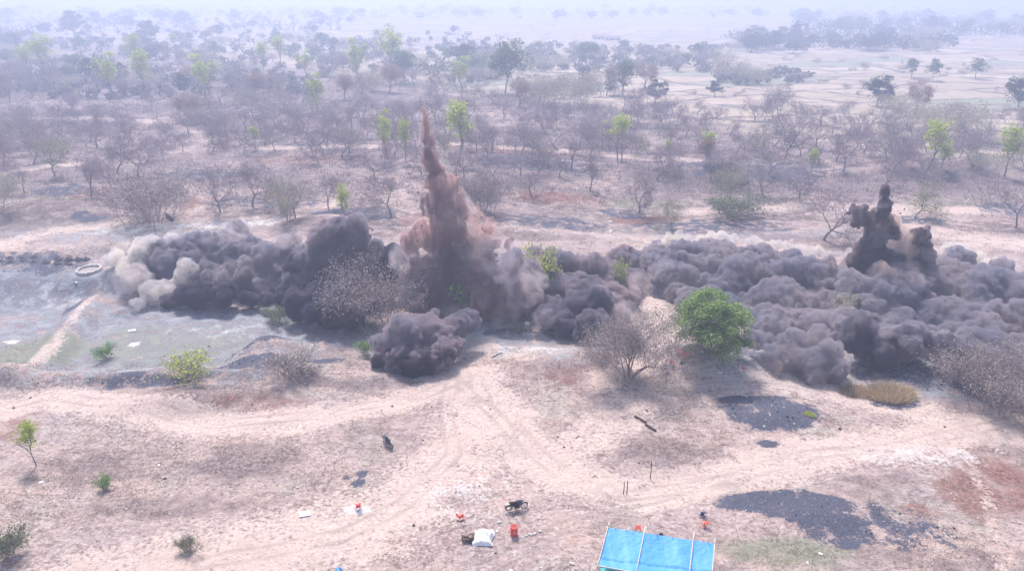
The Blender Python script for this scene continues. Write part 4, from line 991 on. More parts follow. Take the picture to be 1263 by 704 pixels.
tuft(1055, 484, 18, 10, 1300, 'lower straw-coloured grass clump joining the thick one on its left', M_STRAW, 2)
tuft(999, 512, 7, 7, 260, 'small yellow-green grass clump on the upper coal patch', M_LY, 3)
# ------------------------------------------------------------------ things lying and standing about
class MB:
    def __init__(s): s.v = []; s.f = []; s.n = 0
    def add(s, v, f):
        v = np.asarray(v, float); s.v.append(v)
        for q in f: s.f.append([int(i) + s.n for i in q])
        s.n += len(v)
    def box(s, c, size, rot=(0, 0, 0), taper=1.0):
        a, b, h = [k / 2 for k in size]; M = np.array(Euler(rot).to_matrix())
        v = np.array([(x * (taper if z > 0 else 1), y * (taper if z > 0 else 1), z) for z in (-h, h) for x, y in ((-a, -b), (a, -b), (a, b), (-a, b))])
        s.add(v @ M.T + np.array(c), [(0, 3, 2, 1), (4, 5, 6, 7), (0, 1, 5, 4), (1, 2, 6, 5), (2, 3, 7, 6), (3, 0, 4, 7)])
    def tube(s, pts, r, sides=8, closed=False):
        pts = [np.array(p, float) for p in pts]; n = len(pts); rs = r if isinstance(r, (list, tuple)) else [r] * n; V = []
        for i, p in enumerate(pts):
            a = pts[(i - 1) % n] if (i or closed) else p; b = pts[(i + 1) % n] if (i < n - 1 or closed) else p
            d = b - a; d /= np.linalg.norm(d) + 1e-9; ref = np.array([0, 0, 1.]) if abs(d[2]) < .95 else np.array([1., 0, 0])
            u = np.cross(d, ref); u /= np.linalg.norm(u); w = np.cross(d, u)
            for k in range(sides):
                t = 6.28318 * k / sides; V.append(p + (u * math.cos(t) + w * math.sin(t)) * rs[i])
        F = []
        for i in range(n if closed else n - 1):
            j = (i + 1) % n
            for k in range(sides):
                k2 = (k + 1) % sides; F.append((i * sides + k, i * sides + k2, j * sides + k2, j * sides + k))
        if not closed: F += [tuple(range(sides))[::-1], tuple((n - 1) * sides + k for k in range(sides))]
        s.add(V, F)
    def lathe(s, prof, sides=20, c=(0, 0, 0), M=None):
        V = []; F = []
        for r, z in prof:
            for k in range(sides):
                t = 6.28318 * k / sides; V.append((r * math.cos(t), r * math.sin(t), z))
        for i in range(len(prof) - 1):
            for k in range(sides):
                k2 = (k + 1) % sides; F.append((i * sides + k, i * sides + k2, (i + 1) * sides + k2, (i + 1) * sides + k))
        V = np.array(V)
        if M is not None: V = V @ np.array(M).T
        s.add(V + np.array(c), F)
    def ball(s, c, r, sub=(10, 7)):
        r = r if isinstance(r, (tuple, list)) else (r, r, r); prof = [(max(.001, math.sin(math.pi * i / sub[1])), -math.cos(math.pi * i / sub[1])) for i in range(sub[1] + 1)]
        s.lathe(prof, sub[0], c, np.diag(r))
    def build(s, name, mat, parent=None, smooth=False):
        me = bpy.data.meshes.new(name); me.from_pydata(np.concatenate(s.v).tolist(), [], s.f); me.materials.append(mat)
        me.polygons.foreach_set('use_smooth', [smooth] * len(me.polygons)); me.update()
        o = bpy.data.objects.new(name, me); C.objects.link(o); o.parent = parent
        return o
P_RED = simple('plastic_red', (.78, .09, .05), .45, .1, 2, spec=.5)
P_BLUE = simple('plastic_blue', (.03, .06, .16), .5, .1, 2, spec=.5)
P_BLACK = simple('black_rubber', (.025, .025, .028), .8, .2, 5)
P_DARKM = simple('dark_paint', (.03, .032, .04), .4, .2, 3, spec=.5)
P_STEEL = simple('steel', (.45, .45, .47), .4, .1, 5, metal=.8)
P_BAMBOO = simple('bamboo', (.62, .52, .40), .7, .2, 4)
P_WOOD = simple('old_wood', (.10, .065, .055), .9, .3, 5, bumpf=.5)
P_PALEW = simple('pale_wood', (.42, .34, .28), .9, .2, 5)
P_WHITE = simple('white_sheet', (.80, .80, .78), .7, .05, 5)
P_STONE = simple('stone', (.46, .42, .40), .9, .25, 2, bumpf=.5)
P_WSTONE = simple('white_stone', (.74, .70, .67), .9, .12, 3)
P_COAL = simple('coal_heap', (.045, .045, .058), .9, .4, 3, bumpf=.8)
P_BRICK = simple('fired_brick', (.34, .19, .16), .9, .2, 5)

def motorcycle(label, pos, rz, lean=.12):
    r = empty('motorcycle', pos, rz); r.rotation_euler = (lean, 0, rz); r.scale = (1.12, 1.12, 1.12)
    def wheel(x, R0, w):
        m = MB(); m.tube([(x + R0 * math.cos(a), 0, R0 + .0 + R0 * math.sin(a)) for a in np.linspace(0, 6.283, 25)[:-1]], w, 8, True)
        for v in m.v: v[:, 2] += w
        wl = m.build('wheel', P_BLACK, r, True)
        m = MB(); m.tube([(x + R0 * .84 * math.cos(a), 0, R0 + w + R0 * .84 * math.sin(a)) for a in np.linspace(0, 6.283, 25)[:-1]], .016, 6, True); m.build('rim', P_STEEL, wl, True)
        m = MB()
        for a in np.linspace(0, 6.283, 13)[:-1]: m.tube([(x, 0, R0 + w), (x + R0 * .84 * math.cos(a), 0, R0 + w + R0 * .84 * math.sin(a))], .005, 4)
        m.tube([(x, -.09, R0 + w), (x, .09, R0 + w)], .045, 10); m.build('spokes', P_STEEL, wl)
    wheel(-.66, .27, .045); wheel(.66, .29, .04)
    m = MB(); m.ball((.14, 0, .84), (.31, .19, .19)); m.ball((.28, 0, .78), (.2, .17, .17)); m.build('fuel_tank', simple('tank_paint', (.035, .04, .06), .25, .1, 2, spec=.6), r, True)
    m = MB(); m.tube([(-.02, 0, .84), (-.25, 0, .82), (-.5, 0, .86), (-.68, 0, .90)], [.07, .11, .12, .06], 10); m.build('seat', P_BLACK, r, True)
    m = MB(); m.box((-.28, 0, .62), (.42, .26, .26), (0, .1, 0)); m.box((.02, 0, .45), (.46, .30, .36)); m.tube([(.1, 0, .5), (.2, 0, .72)], .09, 10); m.ball((-.02, .12, .42), (.11, .05, .11)); m.ball((-.02, -.12, .42), (.11, .05, .11)); m.build('engine', P_DARKM, r)
    m = MB(); m.tube([(.42, 0, .85), (.36, 0, .5), (.15, 0, .3), (-.2, 0, .3), (-.3, 0, .55), (-.1, 0, .78), (.42, 0, .85)], .022, 6)
    for y in (-.1, .1): m.tube([(-.66, y, .32), (-.25, y, .38)], .02, 6); m.tube([(-.62, y, .34), (-.48, y, .78)], .022, 6)
    m.build('frame', P_DARKM, r, True)
    m = MB()
    for y in (-.08, .08): m.tube([(.66, y, .33), (.46, y, .93)], .022, 8)
    m.build('fork', P_STEEL, r, True)
    m = MB(); m.tube([(.30, .36, 1.04), (.38, .2, 1.07), (.44, .05, 1.0), (.44, -.05, 1.0), (.38, -.2, 1.07), (.30, -.36, 1.04)], .016, 6)
    h = m.build('handlebar', P_DARKM, r, True)
    for s in (1, -1):
        m = MB(); m.tube([(.36, .22 * s, 1.06), (.34, .3 * s, 1.2)], .007, 5); m.box((.34, .32 * s, 1.22), (.02, .11, .07)); m.build('mirror', P_DARKM, h)
    m = MB(); m.ball((.56, 0, .93), (.09, .1, .1)); m.build('headlight', P_STEEL, r, True)
    m = MB(); m.tube([(.12, .15, .4), (-.1, .17, .28), (-.4, .18, .32), (-.78, .19, .42)], [.02, .025, .045, .05], 8); m.build('exhaust_pipe', P_STEEL, r, True)
    for x, R0, a0, a1 in ((-.66, .34, .9, 2.9), (.66, .36, .6, 2.3)):
        m = MB(); pts = [(x + R0 * math.cos(a), 0, .31 + R0 * math.sin(a)) for a in np.linspace(a0, a1, 8)]
        m.tube(pts, .045, 6); m.build('mudguard', P_DARKM, r, True)
    m = MB(); m.tube([(0, .12, .3), (.02, .34, .0)], .014, 6); m.build('kickstand', P_STEEL, r)
    m = MB(); m.tube([(-.62, .09, .9), (-.82, .0, .93), (-.62, -.09, .9)], .014, 6); m.box((-.84, 0, .84), (.05, .1, .06)); m.build('grab_rail', P_STEEL, r)
    tag(r, label, 'motorcycle', 'parked motorcycles')
    return r
motorcycle('black motorcycle parked in profile on the bare ground above the red barrel', G(637, 628), R(16))
motorcycle('dark motorcycle seen end-on, alone in the scrub left of centre', G(479, 549), R(128), -.12)

CH = {}
def chair_proto(mat):
    r = empty('plastic_chair')
    m = MB(); m.box((0, 0, .42), (.44, .42, .03)); m.box((0, -.21, .40), (.44, .02, .05)); m.build('seat', mat, r)
    m = MB(); B = [(-.2, .2, .43), (-.21, .24, .62), (-.19, .27, .84), (0, .285, .88), (.19, .27, .84), (.21, .24, .62), (.2, .2, .43)]
    m.tube(B, .022, 6)
    for x in (-.13, -.065, 0, .065, .13): m.box((x, .245, .65), (.045, .012, .44), (-.17, 0, 0))
    m.build('backrest', mat, r)
    for sx in (-1, 1):
        for sy in (-1, 1):
            m = MB(); m.tube([(sx * .20, sy * .18, .42), (sx * .25, sy * .23, 0)], [.026, .018], 6); m.build('leg', mat, r)
        m = MB(); m.tube([(sx * .21, .23, .64), (sx * .26, .05, .64), (sx * .26, -.18, .63), (sx * .235, -.20, .42)], .02, 6); m.build('armrest', mat, r)
    return r
def chair(col, px, py, rz, label, rot=(0, 0), dz=0.0, group='plastic chairs left on the ground'):
    mat = {'red': P_RED, 'blue': P_BLUE, 'white': P_WHITE}[col]
    if col not in CH: CH[col] = chair_proto(mat); o = CH[col]
    else: o = copy_tree(CH[col])
    p = G(px, py); o.location = (p.x, p.y, p.z + dz); o.rotation_euler = (rot[0], rot[1], rz)
    tag(o, label, 'chair', group)
    return o
chair('red', 440, 624, .6, 'red plastic chair on the small white patch, lower left', (1.35, 0), .24)
chair('red', 572, 643, 2.2, 'red plastic chair tipped over between the white sheet and the motorcycle', (0, 1.4), .26)
chair('red', 787, 655, 2.9, 'red plastic chair standing at the back edge of the blue tarp', (0, 0))
chair('red', 863, 647, 1.0, 'red plastic chair lying right of the blue tarp', (1.5, .2), .24)
chair('blue', 863, 633, .3, 'dark blue plastic chair lying above the fallen red one', (1.4, .3), .24)
for k in range(4):
    chair('red', 841, 442, .4, ['bottom', 'second lowest', 'third lowest', 'topmost'][k] + ' red plastic chair of the stack below the green tree', (0, 0), .12 * k + .02)
chair('red', 849, 440, 2.6, 'red plastic chair right beside the chair stack below the green tree')
chair('red', 835, 436, 1.2, 'red plastic chair behind the chair stack, under the green tree')
chair('red', 829, 450, 2.0, 'red plastic chair standing left below the chair stack')
chair('red', 915, 458, 2.6, 'red plastic chair right of the green tree on the pale ground', (0, 0))
chair('white', 911, 460, 1.4, 'white plastic chair leaning beside the red one right of the green tree', (.5, 0), .1)
chair('white', 888, 463, 1.4, 'white plastic chair left of the pair at the knoll foot', (0, 0))
chair('blue', 822, 458, .7, 'blue plastic chair at the path edge left of the knoll')
chair('blue', 841, 453, 2.4, 'dark blue plastic chair just below the red chair stack')
# red barrel
b = empty('barrel', G(634, 659))
m = MB(); m.lathe([(.01, .0), (.30, 0), (.32, .03), (.33, .28), (.345, .30), (.33, .32), (.335, .58), (.35, .60), (.335, .62), (.325, .88), (.335, .92), (.29, .93), (.29, .86), (.01, .85)], 28); m.build('drum', P_RED, b, True)
m = MB(); m.box((.05, -.345, .46), (.16, .01, .22)); m.build('label_plate', simple('barrel_label', (.75, .35, .30), .6, .1, 4), b)
m = MB(); m.lathe([(.287, .868), (.20, .872), (.01, .87)], 24); m.build('lid', simple('barrel_top', (.30, .03, .02), .6, .1, 3), b)
tag(b, 'red plastic barrel standing right of the white sheet', 'barrel')
# blue drum cut by the bottom edge
b = empty('barrel', G(419, 712))
m = MB(); m.lathe([(.01, 0), (.28, 0), (.29, .3), (.30, .32), (.29, .34), (.29, .62), (.30, .64), (.28, .86), (.24, .9), (.01, .9)], 24); m.build('drum', simple('blue_plastic', (.03, .2, .62), .4, .1, 2), b, True)
m = MB(); m.lathe([(.07, .895), (.07, .94), (.01, .94)], 12, (.1, 0, 0)); m.build('cap', P_BLACK, b)
tag(b, 'bright blue plastic drum cut by the bottom edge', 'barrel')
# white sheet over sacks, crates of gear
p = G(596, 664); r = empty('covered_heap', p)
rg = np.random.default_rng(3); n_ = 34; uu, vv = np.meshgrid(np.linspace(-1, 1, n_), np.linspace(-1, 1, n_))
xx = uu * .85 + .12 * np.sin(vv * 3); yy = vv * .95; zz = .55 * np.exp(-(uu ** 2 + vv ** 2) * 1.4) + .22 * vnoise(uu * 3.1 + 5, vv * 3.1 + 2, 4) + .10 * vnoise(uu * 8, vv * 8, 6) + .02
ed = np.maximum(abs(uu), abs(vv)); zz = zz * (1 - .85 * sstep(.8, 1, ed)) + .015; wob = 1 + .3 * (vnoise(uu * 2.5, vv * 2.5, 8) - .5)
idx = np.arange(n_ * n_).reshape(n_, n_); fq = np.stack([idx[:-1, :-1], idx[:-1, 1:], idx[1:, 1:], idx[1:, :-1]], -1).reshape(-1, 4)
mesh_np('sheet', np.stack([(xx * wob).ravel(), (yy * wob).ravel(), zz.ravel()], 1), fq, P_WHITE, r, True)
m = MB(); m.ball((-.1, .1, .18), (.5, .5, .2)); m.build('sacks', P_PALEW, r, True)
tag(r, 'crumpled white sheet over a heap left of the red barrel', 'tarpaulin')
p = G(577, 666); r = empty('wheeled_cart', p, .1)
m = MB(); m.box((0, 0, .34), (1.1, .65, .06)); m.box((-.52, 0, .5), (.05, .65, .28)); m.box((.52, 0, .48), (.05, .65, .24)); m.build('tray', P_WOOD, r)
for s in (-1, 1):
    m = MB(); m.tube([(.3 + .2 * math.cos(a), s * .4, .2 + .2 * math.sin(a)) for a in np.linspace(0, 6.283, 17)[:-1]], .035, 6, True); m.tube([(.3, s * .4, .2), (.3, s * .3, .2)], .05, 8); m.build('wheel', P_BLACK, r, True)
    m = MB(); m.tube([(-.5, s * .3, .34), (-1.0, s * .28, .3)], .025, 6); m.build('handle', P_PALEW, r)
m = MB(); m.ball((-.1, .1, .45), (.28, .2, .12)); m.ball((.25, -.1, .44), (.2, .2, .1)); m.build('load', simple('sack_brown', (.25, .18, .15), .9, .2, 6), r, True)
tag(r, 'small dark wooden cart with a load left of the white sheet', 'cart')
def stick(px0, py0, px1, py1, rad, mat, label, name='pole', cat='pole', z=.05):
    a = G(px0, py0); b = G(px1, py1); m = MB(); mid = (a + b) / 2
    pts = [a.lerp(b, t) - mid + Vector((0, 0, z + .03 * math.sin(t * 9))) for t in np.linspace(0, 1, 6)]
    pts = [Vector((q.x, q.y, float(hgt(q.x + mid.x, q.y + mid.y)) - mid.z + z + .01)) for q in pts]
    m.tube([tuple(q) for q in pts], [rad, rad * .98, rad * .95, rad * .93, rad * .9, rad * .85], 8); o = m.build(name, mat, None, True); o.location = mid
    return tag(o, label, cat)
stick(581, 671, 597, 668, .05, P_WOOD, 'dark plank lying under the white sheet', 'plank', 'plank')
stick(706, 685, 719, 703, .035, P_BAMBOO, 'thin bamboo stick on the ground left of the blue tarp', 'bamboo_pole')
stick(908, 648, 915, 669, .07, P_PALEW, 'grey pole lying right of the blue tarp')
stick(783, 514, 797, 522, .16, P_WOOD, 'upper dark log of the two lying on the bare slope', 'log', 'log', .1)
stick(796, 524, 809, 532, .16, P_WOOD, 'lower dark log of the two lying on the bare slope', 'log', 'log', .1)
stick(206, 267, 213, 273, .38, P_COAL, 'thick black log beside the grey bush over the left bank', 'log', 'log', .3)
stick(607, 441, 619, 435, .06, P_WOOD, 'thin dark plank at the trench edge by the white stone', 'plank', 'plank')
stick(710, 541, 714, 537, .04, P_WOOD, 'short dark stick on the pale ground, centre right', 'plank', 'plank')
def post(px, py, hpx, label, rad=.05, mat=P_WOOD):
    p = G(px, py); s = mpp(px, py); h = hpx * s / .8; m = MB(); m.tube([(0, 0, -.1), (.02, 0, h * .5), (.0, 0, h)], [rad, rad * .9, rad * .8], 8); m.tube([(-.06, 0, h * .9), (.06, 0, h * .92)], rad * .5, 6)
    o = m.build('wooden_post', mat, None, True); o.location = p; tag(o, label, 'post')
post(802, 590, 20, 'tall thin wooden post on the scrubby mound, right of centre')
post(769, 609, 15, 'left of two short posts below the thin wooden post')
post(773, 609, 16, 'right of two short posts below the thin wooden post')
post(727, 703, 9, 'short post at the left end of the tarp front pole', .04, P_BAMBOO)
# stones
def stone(px, py, rpx, label, mat=P_WSTONE, group=None, fl=.45, name='stone', seed=0):
    p = G(px, py); s = mpp(px, py) * rpx; rg = np.random.default_rng(seed + int(px * 7 + py)); iv, jf = ico()
    v = iv * (1 + .35 * (rg.random((len(iv), 1)) - .5)) * np.array([s, s * rg.uniform(.6, .9), s * fl])
    o = mesh_np(name, v, jf, mat); o.location = (p.x, p.y, p.z + s * fl * .45); o.rotation_euler = (0, 0, rg.uniform(0, 6))
    return tag(o, label, 'stone' if name == 'stone' else name.replace('_', ' '), group)
stone(650, 400, 4, 'white rounded stone at the front foot of the middle dust bank', fl=.6)
stone(282, 347, 2.6, 'x') if False else None
stone(94, 349, 2, 'white stone on the ramp below the ring well', fl=.6)
stone(166, 294, 2.5, 'white stone on the bench above the left pale wisp', fl=.6)
stone(753, 268 + 18, 3, 'white stone on the open strip behind the middle bank', fl=.5)
stone(753, 274, 2.4, 'white stone by the red earth strip', fl=.5)
for i, (px, py, rr) in enumerate(((649, 661, 2.2), (654, 659, 3), (659, 658, 2.6), (666, 655, 2.8), (645, 663, 1.8))):
    stone(px, py, rr, ['second from the left', 'middle', 'fourth from the left', 'rightmost', 'leftmost'][i] + ' grey stone in the short row right of the red barrel', P_STONE, 'stones in a row by the barrel')
stone(613, 655, 2.2, 'white stone between the white sheet and the barrel')
stone(616, 644, 3, 'dark stone just left above the red barrel', P_STONE)
stone(611, 682, 1.8, 'small black lump below the cart', P_COAL)
stone(630, 704, 3, 'white stone at the bottom edge, centre')
stone(705, 695, 3.5, 'dark stone left of the bamboo stick', P_STONE)
stone(208, 0 + 668, 2, 'pale stone on the lower left slope')
stone(1012, 683, 3, 'white stone on the grassy ground below the lower coal patch')
stone(996, 694, 2.4, 'smaller white stone left below the other on the grassy ground')
stone(852, 459, 1.8, 'white stone on the knoll below the chairs')
stone(866, 429 + 5, 2, 'white stone under the green tree')
stone(895, 464, 2, 'pale stone between the white chairs')
stone(367, 601, 2, 'small dark stone on the scrubby slope, lower left', P_STONE)
stone(196, 574, 2.4, 'white stone left of the dark scrub patch, lower left')
stone(51, 595, 3, 'white stone right below the slender sapling at the left')
for px, py, w, d, lb in ((376, 634, 1.0, .7, 'flat white slab lying on the pale ground, lower left'), (163, 408, 1.0, .6, 'pale slab on the grey flat left of the coal heap')):
    m = MB(); m.box((0, 0, .06), (w, d, .12), (.03, .02, .3)); m.box((.1, .05, .15), (w * .5, d * .5, .05), (.02, 0, .9)); o = m.build('slab', P_WSTONE); o.location = G(px, py); tag(o, lb, 'slab')
# ring well
p = G(110, 334); s = mpp(110, 334); rr = 13 * s; r = empty('ring_well', p); m = MB()
for k in range(30):
    a = k * 6.283 / 30; x, y = rr * math.cos(a), rr * 1.1 * math.sin(a); m.box((x, y, float(hgt(x + p.x, y + p.y)) - p.z + .22), (rr * .215, .34, .45 + .1 * math.sin(k * 2.3)), (0, 0, a + 1.57))
m.build('stone_ring', simple('ring_stone', (.52, .48, .46), .95, .35, 1.5, bumpf=.6), r)
m = MB(); m.lathe([(rr * .93, .12), (rr * .5, .06), (.01, .05)], 24); m.build('well_mouth', simple('well_floor', (.30, .27, .25), .9, .2, 2), r)
tag(r, 'low ring of whitish stones on the bench left of the dust', 'stone ring')
# drill cuttings in two rows
ups = [(12, 318), (27, 318), (42, 317), (71, 319), (84, 319), (96, 319), (106, 319)]; los = [(1, 322), (13, 323), (28, 322), (42, 323), (56, 323), (69, 324.5), (83, 325)]
for row, lst in (('back', ups), ('front', los)):
    for i, (px, py) in enumerate(lst):
        p = G(px, py); rg = np.random.default_rng(i + len(row)); n_ = 14; V = []; F = []
        for a_ in range(7):
            for k in range(n_):
                t = k * 6.283 / n_; q = a_ / 6; V.append((q * .8 * math.cos(t) * rg.uniform(.9, 1.1), q * .75 * math.sin(t) * rg.uniform(.9, 1.1), .38 * (1 - q) ** 1.2 * rg.uniform(.85, 1.1) - .05 * q))
        for a_ in range(6):
            for k in range(n_): F.append((a_ * n_ + k, (a_ + 1) * n_ + k, (a_ + 1) * n_ + (k + 1) % n_, a_ * n_ + (k + 1) % n_))
        o = mesh_np('coal_heap', V, np.array(F), P_COAL, None, True); o.location = p
        tag(o, '%s small black heap from the left in the %s row at the left edge' % (['first', 'second', 'third', 'fourth', 'fifth', 'sixth', 'seventh'][i], row), 'coal heap', 'small black heaps in two rows')

# ------------------------------------------------------------------ tarpaulin shelter
def at_z(px, py, z):
    d = ray(px, py); t = (z - CAM_H) / d[2]; return Vector((d[0] * t, d[1] * t, z))
gz0 = G(805, 690).z
BL, BR, FL, FR = at_z(750, 650, gz0 + 2.5), at_z(882, 670, gz0 + 2.5), at_z(737, 698, gz0 + 1.9), at_z(878, 722, gz0 + 1.9)
cen = (BL + BR + FL + FR) / 4; cen.z = gz0
shelter = empty('tarpaulin_shelter', cen)
nu_, nv_ = 90, 46; U, V_ = np.meshgrid(np.linspace(0, 1, nu_), np.linspace(0, 1, nv_))
def bil(U, V_):
    return [((BL[k] - cen[k]) * (1 - U) * (1 - V_) + (BR[k] - cen[k]) * U * (1 - V_) + (FL[k] - cen[k]) * (1 - U) * V_ + (FR[k] - cen[k]) * U * V_) for k in range(3)]
tx_, ty_, tz_ = bil(U, V_)
seg = (U * 3) % 1.0
sag = -.16 * np.sin(np.pi * V_) * np.sin(np.pi * np.clip(seg, 0, 1)) - .05 * np.sin(np.pi * V_)
wr = .008 * np.sin((U * 9 + V_ * 2.2 + 1.5 * vnoise(U * 4, V_ * 3, 2)) * 6.28 * 1.0) * (.4 + vnoise(U * 6, V_ * 4, 7)) + .05 * (vnoise(U * 14, V_ * 5, 9) - .5) + .035 * (vnoise(U * 34 + V_ * 6, V_ * 9, 12) - .5)
fold = -.10 * np.exp(-((V_ - .80 + .12 * U) / .035) ** 2) - .07 * np.exp(-((V_ - 1.3 + .65 * U) / .03) ** 2) * (U > .75)
tz_ = tz_ + sag + wr * (np.minimum(V_, 1 - V_) * 6).clip(.2, 1) + fold
tm, nt, out = new_mat('blue_tarpaulin')
bb = N(nt, 'ShaderNodeBsdfPrincipled'); bb.inputs['Roughness'].default_value = .62; bb.inputs['Specular IOR Level'].default_value = .3; tc3 = N(nt, 'ShaderNodeTexCoord')
n3 = N(nt, 'ShaderNodeTexNoise'); n3.inputs['Scale'].default_value = .9; n3.inputs['Detail'].default_value = 4; nt.links.new(tc3.outputs['Object'], n3.inputs[0])
mp3 = N(nt, 'ShaderNodeMapping'); mp3.inputs['Scale'].default_value = (.75, .05, .05); nt.links.new(tc3.outputs['Object'], mp3.inputs[0])
wv = N(nt, 'ShaderNodeTexNoise'); wv.inputs['Scale'].default_value = 1.3; wv.inputs['Detail'].default_value = 2; nt.links.new(mp3.outputs[0], wv.inputs[0])
av = N(nt, 'ShaderNodeMath', operation='AVERAGE') if False else N(nt, 'ShaderNodeMath', operation='MULTIPLY_ADD'); av.inputs[1].default_value = 1.6; nt.links.new(wv.outputs['Fac'], av.inputs[0]); av.inputs[2].default_value = -.3
mx3 = N(nt, 'ShaderNodeMix', data_type='RGBA'); mx3.inputs[6].default_value = (.03, .29, .74, 1); mx3.inputs[7].default_value = (.20, .50, .90, 1)
nt.links.new(av.outputs[0], mx3.inputs[0]); nt.links.new(mx3.outputs[2], bb.inputs['Base Color'])
bp3 = N(nt, 'ShaderNodeBump'); bp3.inputs['Strength'].default_value = .5; bp3.inputs['Distance'].default_value = .16; n4 = N(nt, 'ShaderNodeTexNoise'); n4.inputs['Scale'].default_value = 3.5; nt.links.new(tc3.outputs['Object'], n4.inputs[0])
nt.links.new(n4.outputs['Fac'], bp3.inputs['Height']); nt.links.new(bp3.outputs[0], bb.inputs['Normal'])
tl3 = N(nt, 'ShaderNodeBsdfTranslucent'); nt.links.new(mx3.outputs[2], tl3.inputs[0]); ms3 = N(nt, 'ShaderNodeMixShader'); ms3.inputs[0].default_value = .25
nt.links.new(bb.outputs[0], ms3.inputs[1]); nt.links.new(tl3.outputs[0], ms3.inputs[2]); nt.links.new(ms3.outputs[0], out.inputs['Surface'])
idx = np.arange(nu_ * nv_).reshape(nv_, nu_); fq = np.stack([idx[:-1, :-1], idx[1:, :-1], idx[1:, 1:], idx[:-1, 1:]], -1).reshape(-1, 4)
mesh_np('canopy', np.stack([tx_.ravel(), ty_.ravel(), tz_.ravel()], 1), fq, tm, shelter, True)
def lv(p): return tuple(p - cen)
def along(u_, v0, v1, dz, rad=.045):
    m = MB(); pts = []
    for t in np.linspace(v0, v1, 7):
        q = [k for k in bil(np.float64(u_), np.float64(t))]; pts.append((float(q[0]), float(q[1]), float(q[2]) + dz + .015 * math.sin(t * 7)))
    m.tube(pts, [rad * (1 - .05 * i) for i in range(7)], 8); m.build('roof_pole', P_BAMBOO, shelter, True)
for u_, a_ in ((0.0, -.14), (.345, -.16), (.80, -.20), (.995, -.1)): along(u_, a_, 1.08, .07)
m = MB(); q0 = bil(np.float64(-.09), np.float64(.985)); q1 = bil(np.float64(1.02), np.float64(1.0)); m.tube([[float(k) for k in q0], [float(k) for k in q1]], .04, 8); m.build('front_rail', P_BAMBOO, shelter)
m = MB(); q0 = bil(np.float64(-.02), np.float64(.0)); q1 = bil(np.float64(1.02), np.float64(0.0)); m.tube([[float(k) - (.06 if i == 2 else 0) for i, k in enumerate(q0)], [float(k) - (.06 if i == 2 else 0) for i, k in enumerate(q1)]], .04, 8); m.build('back_rail', P_BAMBOO, shelter)
for u_, v_, up in ((.06, -.01, .42), (.17, -.01, .35), (.0, 0, .3), (.345, 0, .2), (.46, -.01, .40), (.60, -.01, .45), (.80, 0, .3), (.93, -.01, .48), (.985, -.01, .35), (.0, .99, .05), (.34, .99, .1), (.8, .99, .1), (1, .99, .1)):
    q = bil(np.float64(u_), np.float64(v_)); m = MB(); m.tube([(float(q[0]), float(q[1]), -.3), (float(q[0]) + .02, float(q[1]), float(q[2]) + up)], [.045, .035], 8); m.build('upright', P_BAMBOO, shelter, True)
tag(shelter, 'blue tarpaulin sheet stretched over a bamboo frame at the bottom edge', 'shelter')
# under it
p = at_z(752, 702, gz0 + .78); r = empty('table', (p.x, p.y - .2, gz0))
m = MB(); m.box((0, 0, .76), (1.5, .8, .05)); m.build('table_top', simple('teal_plastic', (.04, .38, .34), .5, .1, 2), r)
for sx in (-1, 1):
    for sy in (-1, 1): m = MB(); m.tube([(sx * .68, sy * .34, .74), (sx * .7, sy * .36, 0)], .025, 6); m.build('leg', P_STEEL, r)
tag(r, 'teal table peeking out under the front of the blue tarp', 'table')
chair('blue', 743, 702, 3.3, 'dark chair under the front left corner of the blue tarp')
p = G(815, 662); m = MB(); m.ball((0, 0, .22), (.22, .16, .24)); m.tube([(-.12, 0, .4), (-.05, 0, .56), (.06, 0, .55), (.12, 0, .4)], .02, 6); o = m.build('bag', P_DARKM, None, True); o.location = p; tag(o, 'dark bag on the ground just behind the blue tarp', 'bag')
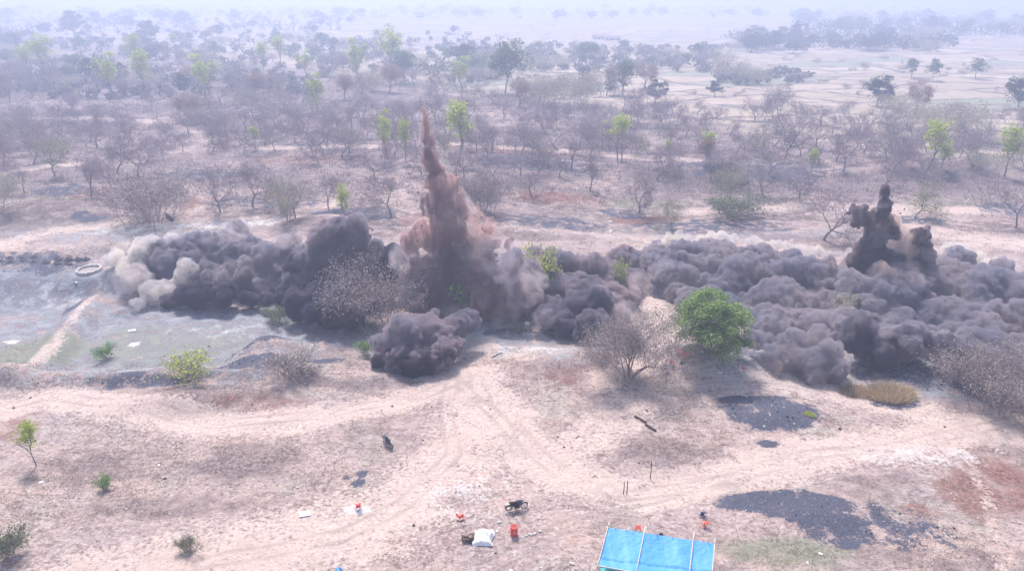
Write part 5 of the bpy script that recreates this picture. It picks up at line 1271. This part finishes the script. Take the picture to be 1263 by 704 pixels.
# ------------------------------------------------------------------ far chimneys and houses
def chimney(px, py, h, label):
    p = G(px, py); r = empty('brick_chimney', p)
    m = MB(); m.lathe([(3.4, -1), (3.2, h * .12), (2.3, h * .5), (1.3, h * .97), (1.5, h * .975), (1.5, h), (1.0, h)], 20); m.build('shaft', simple('whitewash', (.80, .78, .74), .8, .08, .2), r, True)
    m = MB(); m.lathe([(4.2, -1), (4.2, 2.4), (3.3, 3.2)], 20); m.build('plinth', P_BRICK, r)
    tag(r, label, 'chimney')
chimney(641, 23, 30, 'tall white tapering chimney on the far plain, top middle')
chimney(515, 22, 18, 'shorter white chimney on the far plain, left of the tall one')
def house(px, py, w, d, h, rz, label, wall=(.62, .55, .5), roof=(.36, .22, .18)):
    p = G(px, py); r = empty('house', p, rz); m = MB(); m.box((0, 0, h / 2 - .5), (w, d, h + 1)); W = m.build('wall', simple('house_wall', wall, .9, .1, .3), r)
    m = MB(); m.add([(-w / 2 - .5, -d / 2 - .6, h - .1), (w / 2 + .5, -d / 2 - .6, h - .1), (w / 2 + .5, d / 2 + .6, h - .1), (-w / 2 - .5, d / 2 + .6, h - .1), (-w / 2 - .5, 0, h + d * .3), (w / 2 + .5, 0, h + d * .3)],
                   [(0, 1, 5, 4), (2, 3, 4, 5), (0, 4, 3), (1, 2, 5), (3, 2, 1, 0)]); m.build('roof', simple('house_roof', roof, .9, .2, .5), r)
    m = MB(); m.box((0, -d / 2 - .03, 1.05), (1.2, .06, 2.1)); m.build('door', P_WOOD, r)
    for sx in (-1, 1): m = MB(); m.box((sx * w * .3, -d / 2 - .03, 1.6), (1.2, .06, 1.1)); m.build('window', P_DARKM, r)
    tag(r, label, 'house', 'far houses of the plain')
house(738, 49, 12, 7, 3.2, .1, 'low reddish farmhouse on the pale plain right of the tall chimney')
house(755, 50, 16, 6, 2.6, -.1, 'long low shed right beside the reddish farmhouse', roof=(.3, .22, .22))
house(1175, 37, 16, 10, 5, .2, 'white house among the far trees, upper right', (.8, .78, .74), (.5, .45, .42))
house(1222, 34, 22, 10, 5, -.1, 'long white house at the far upper right', (.8, .78, .74), (.55, .5, .48))
house(1105, 48, 12, 8, 4, .1, 'small pale house in front of the far tree belt', (.75, .7, .66), (.45, .35, .3))
house(1020, 42, 14, 8, 4, .3, 'small pale house at the left end of the far belt', (.75, .7, .66), (.45, .35, .3))
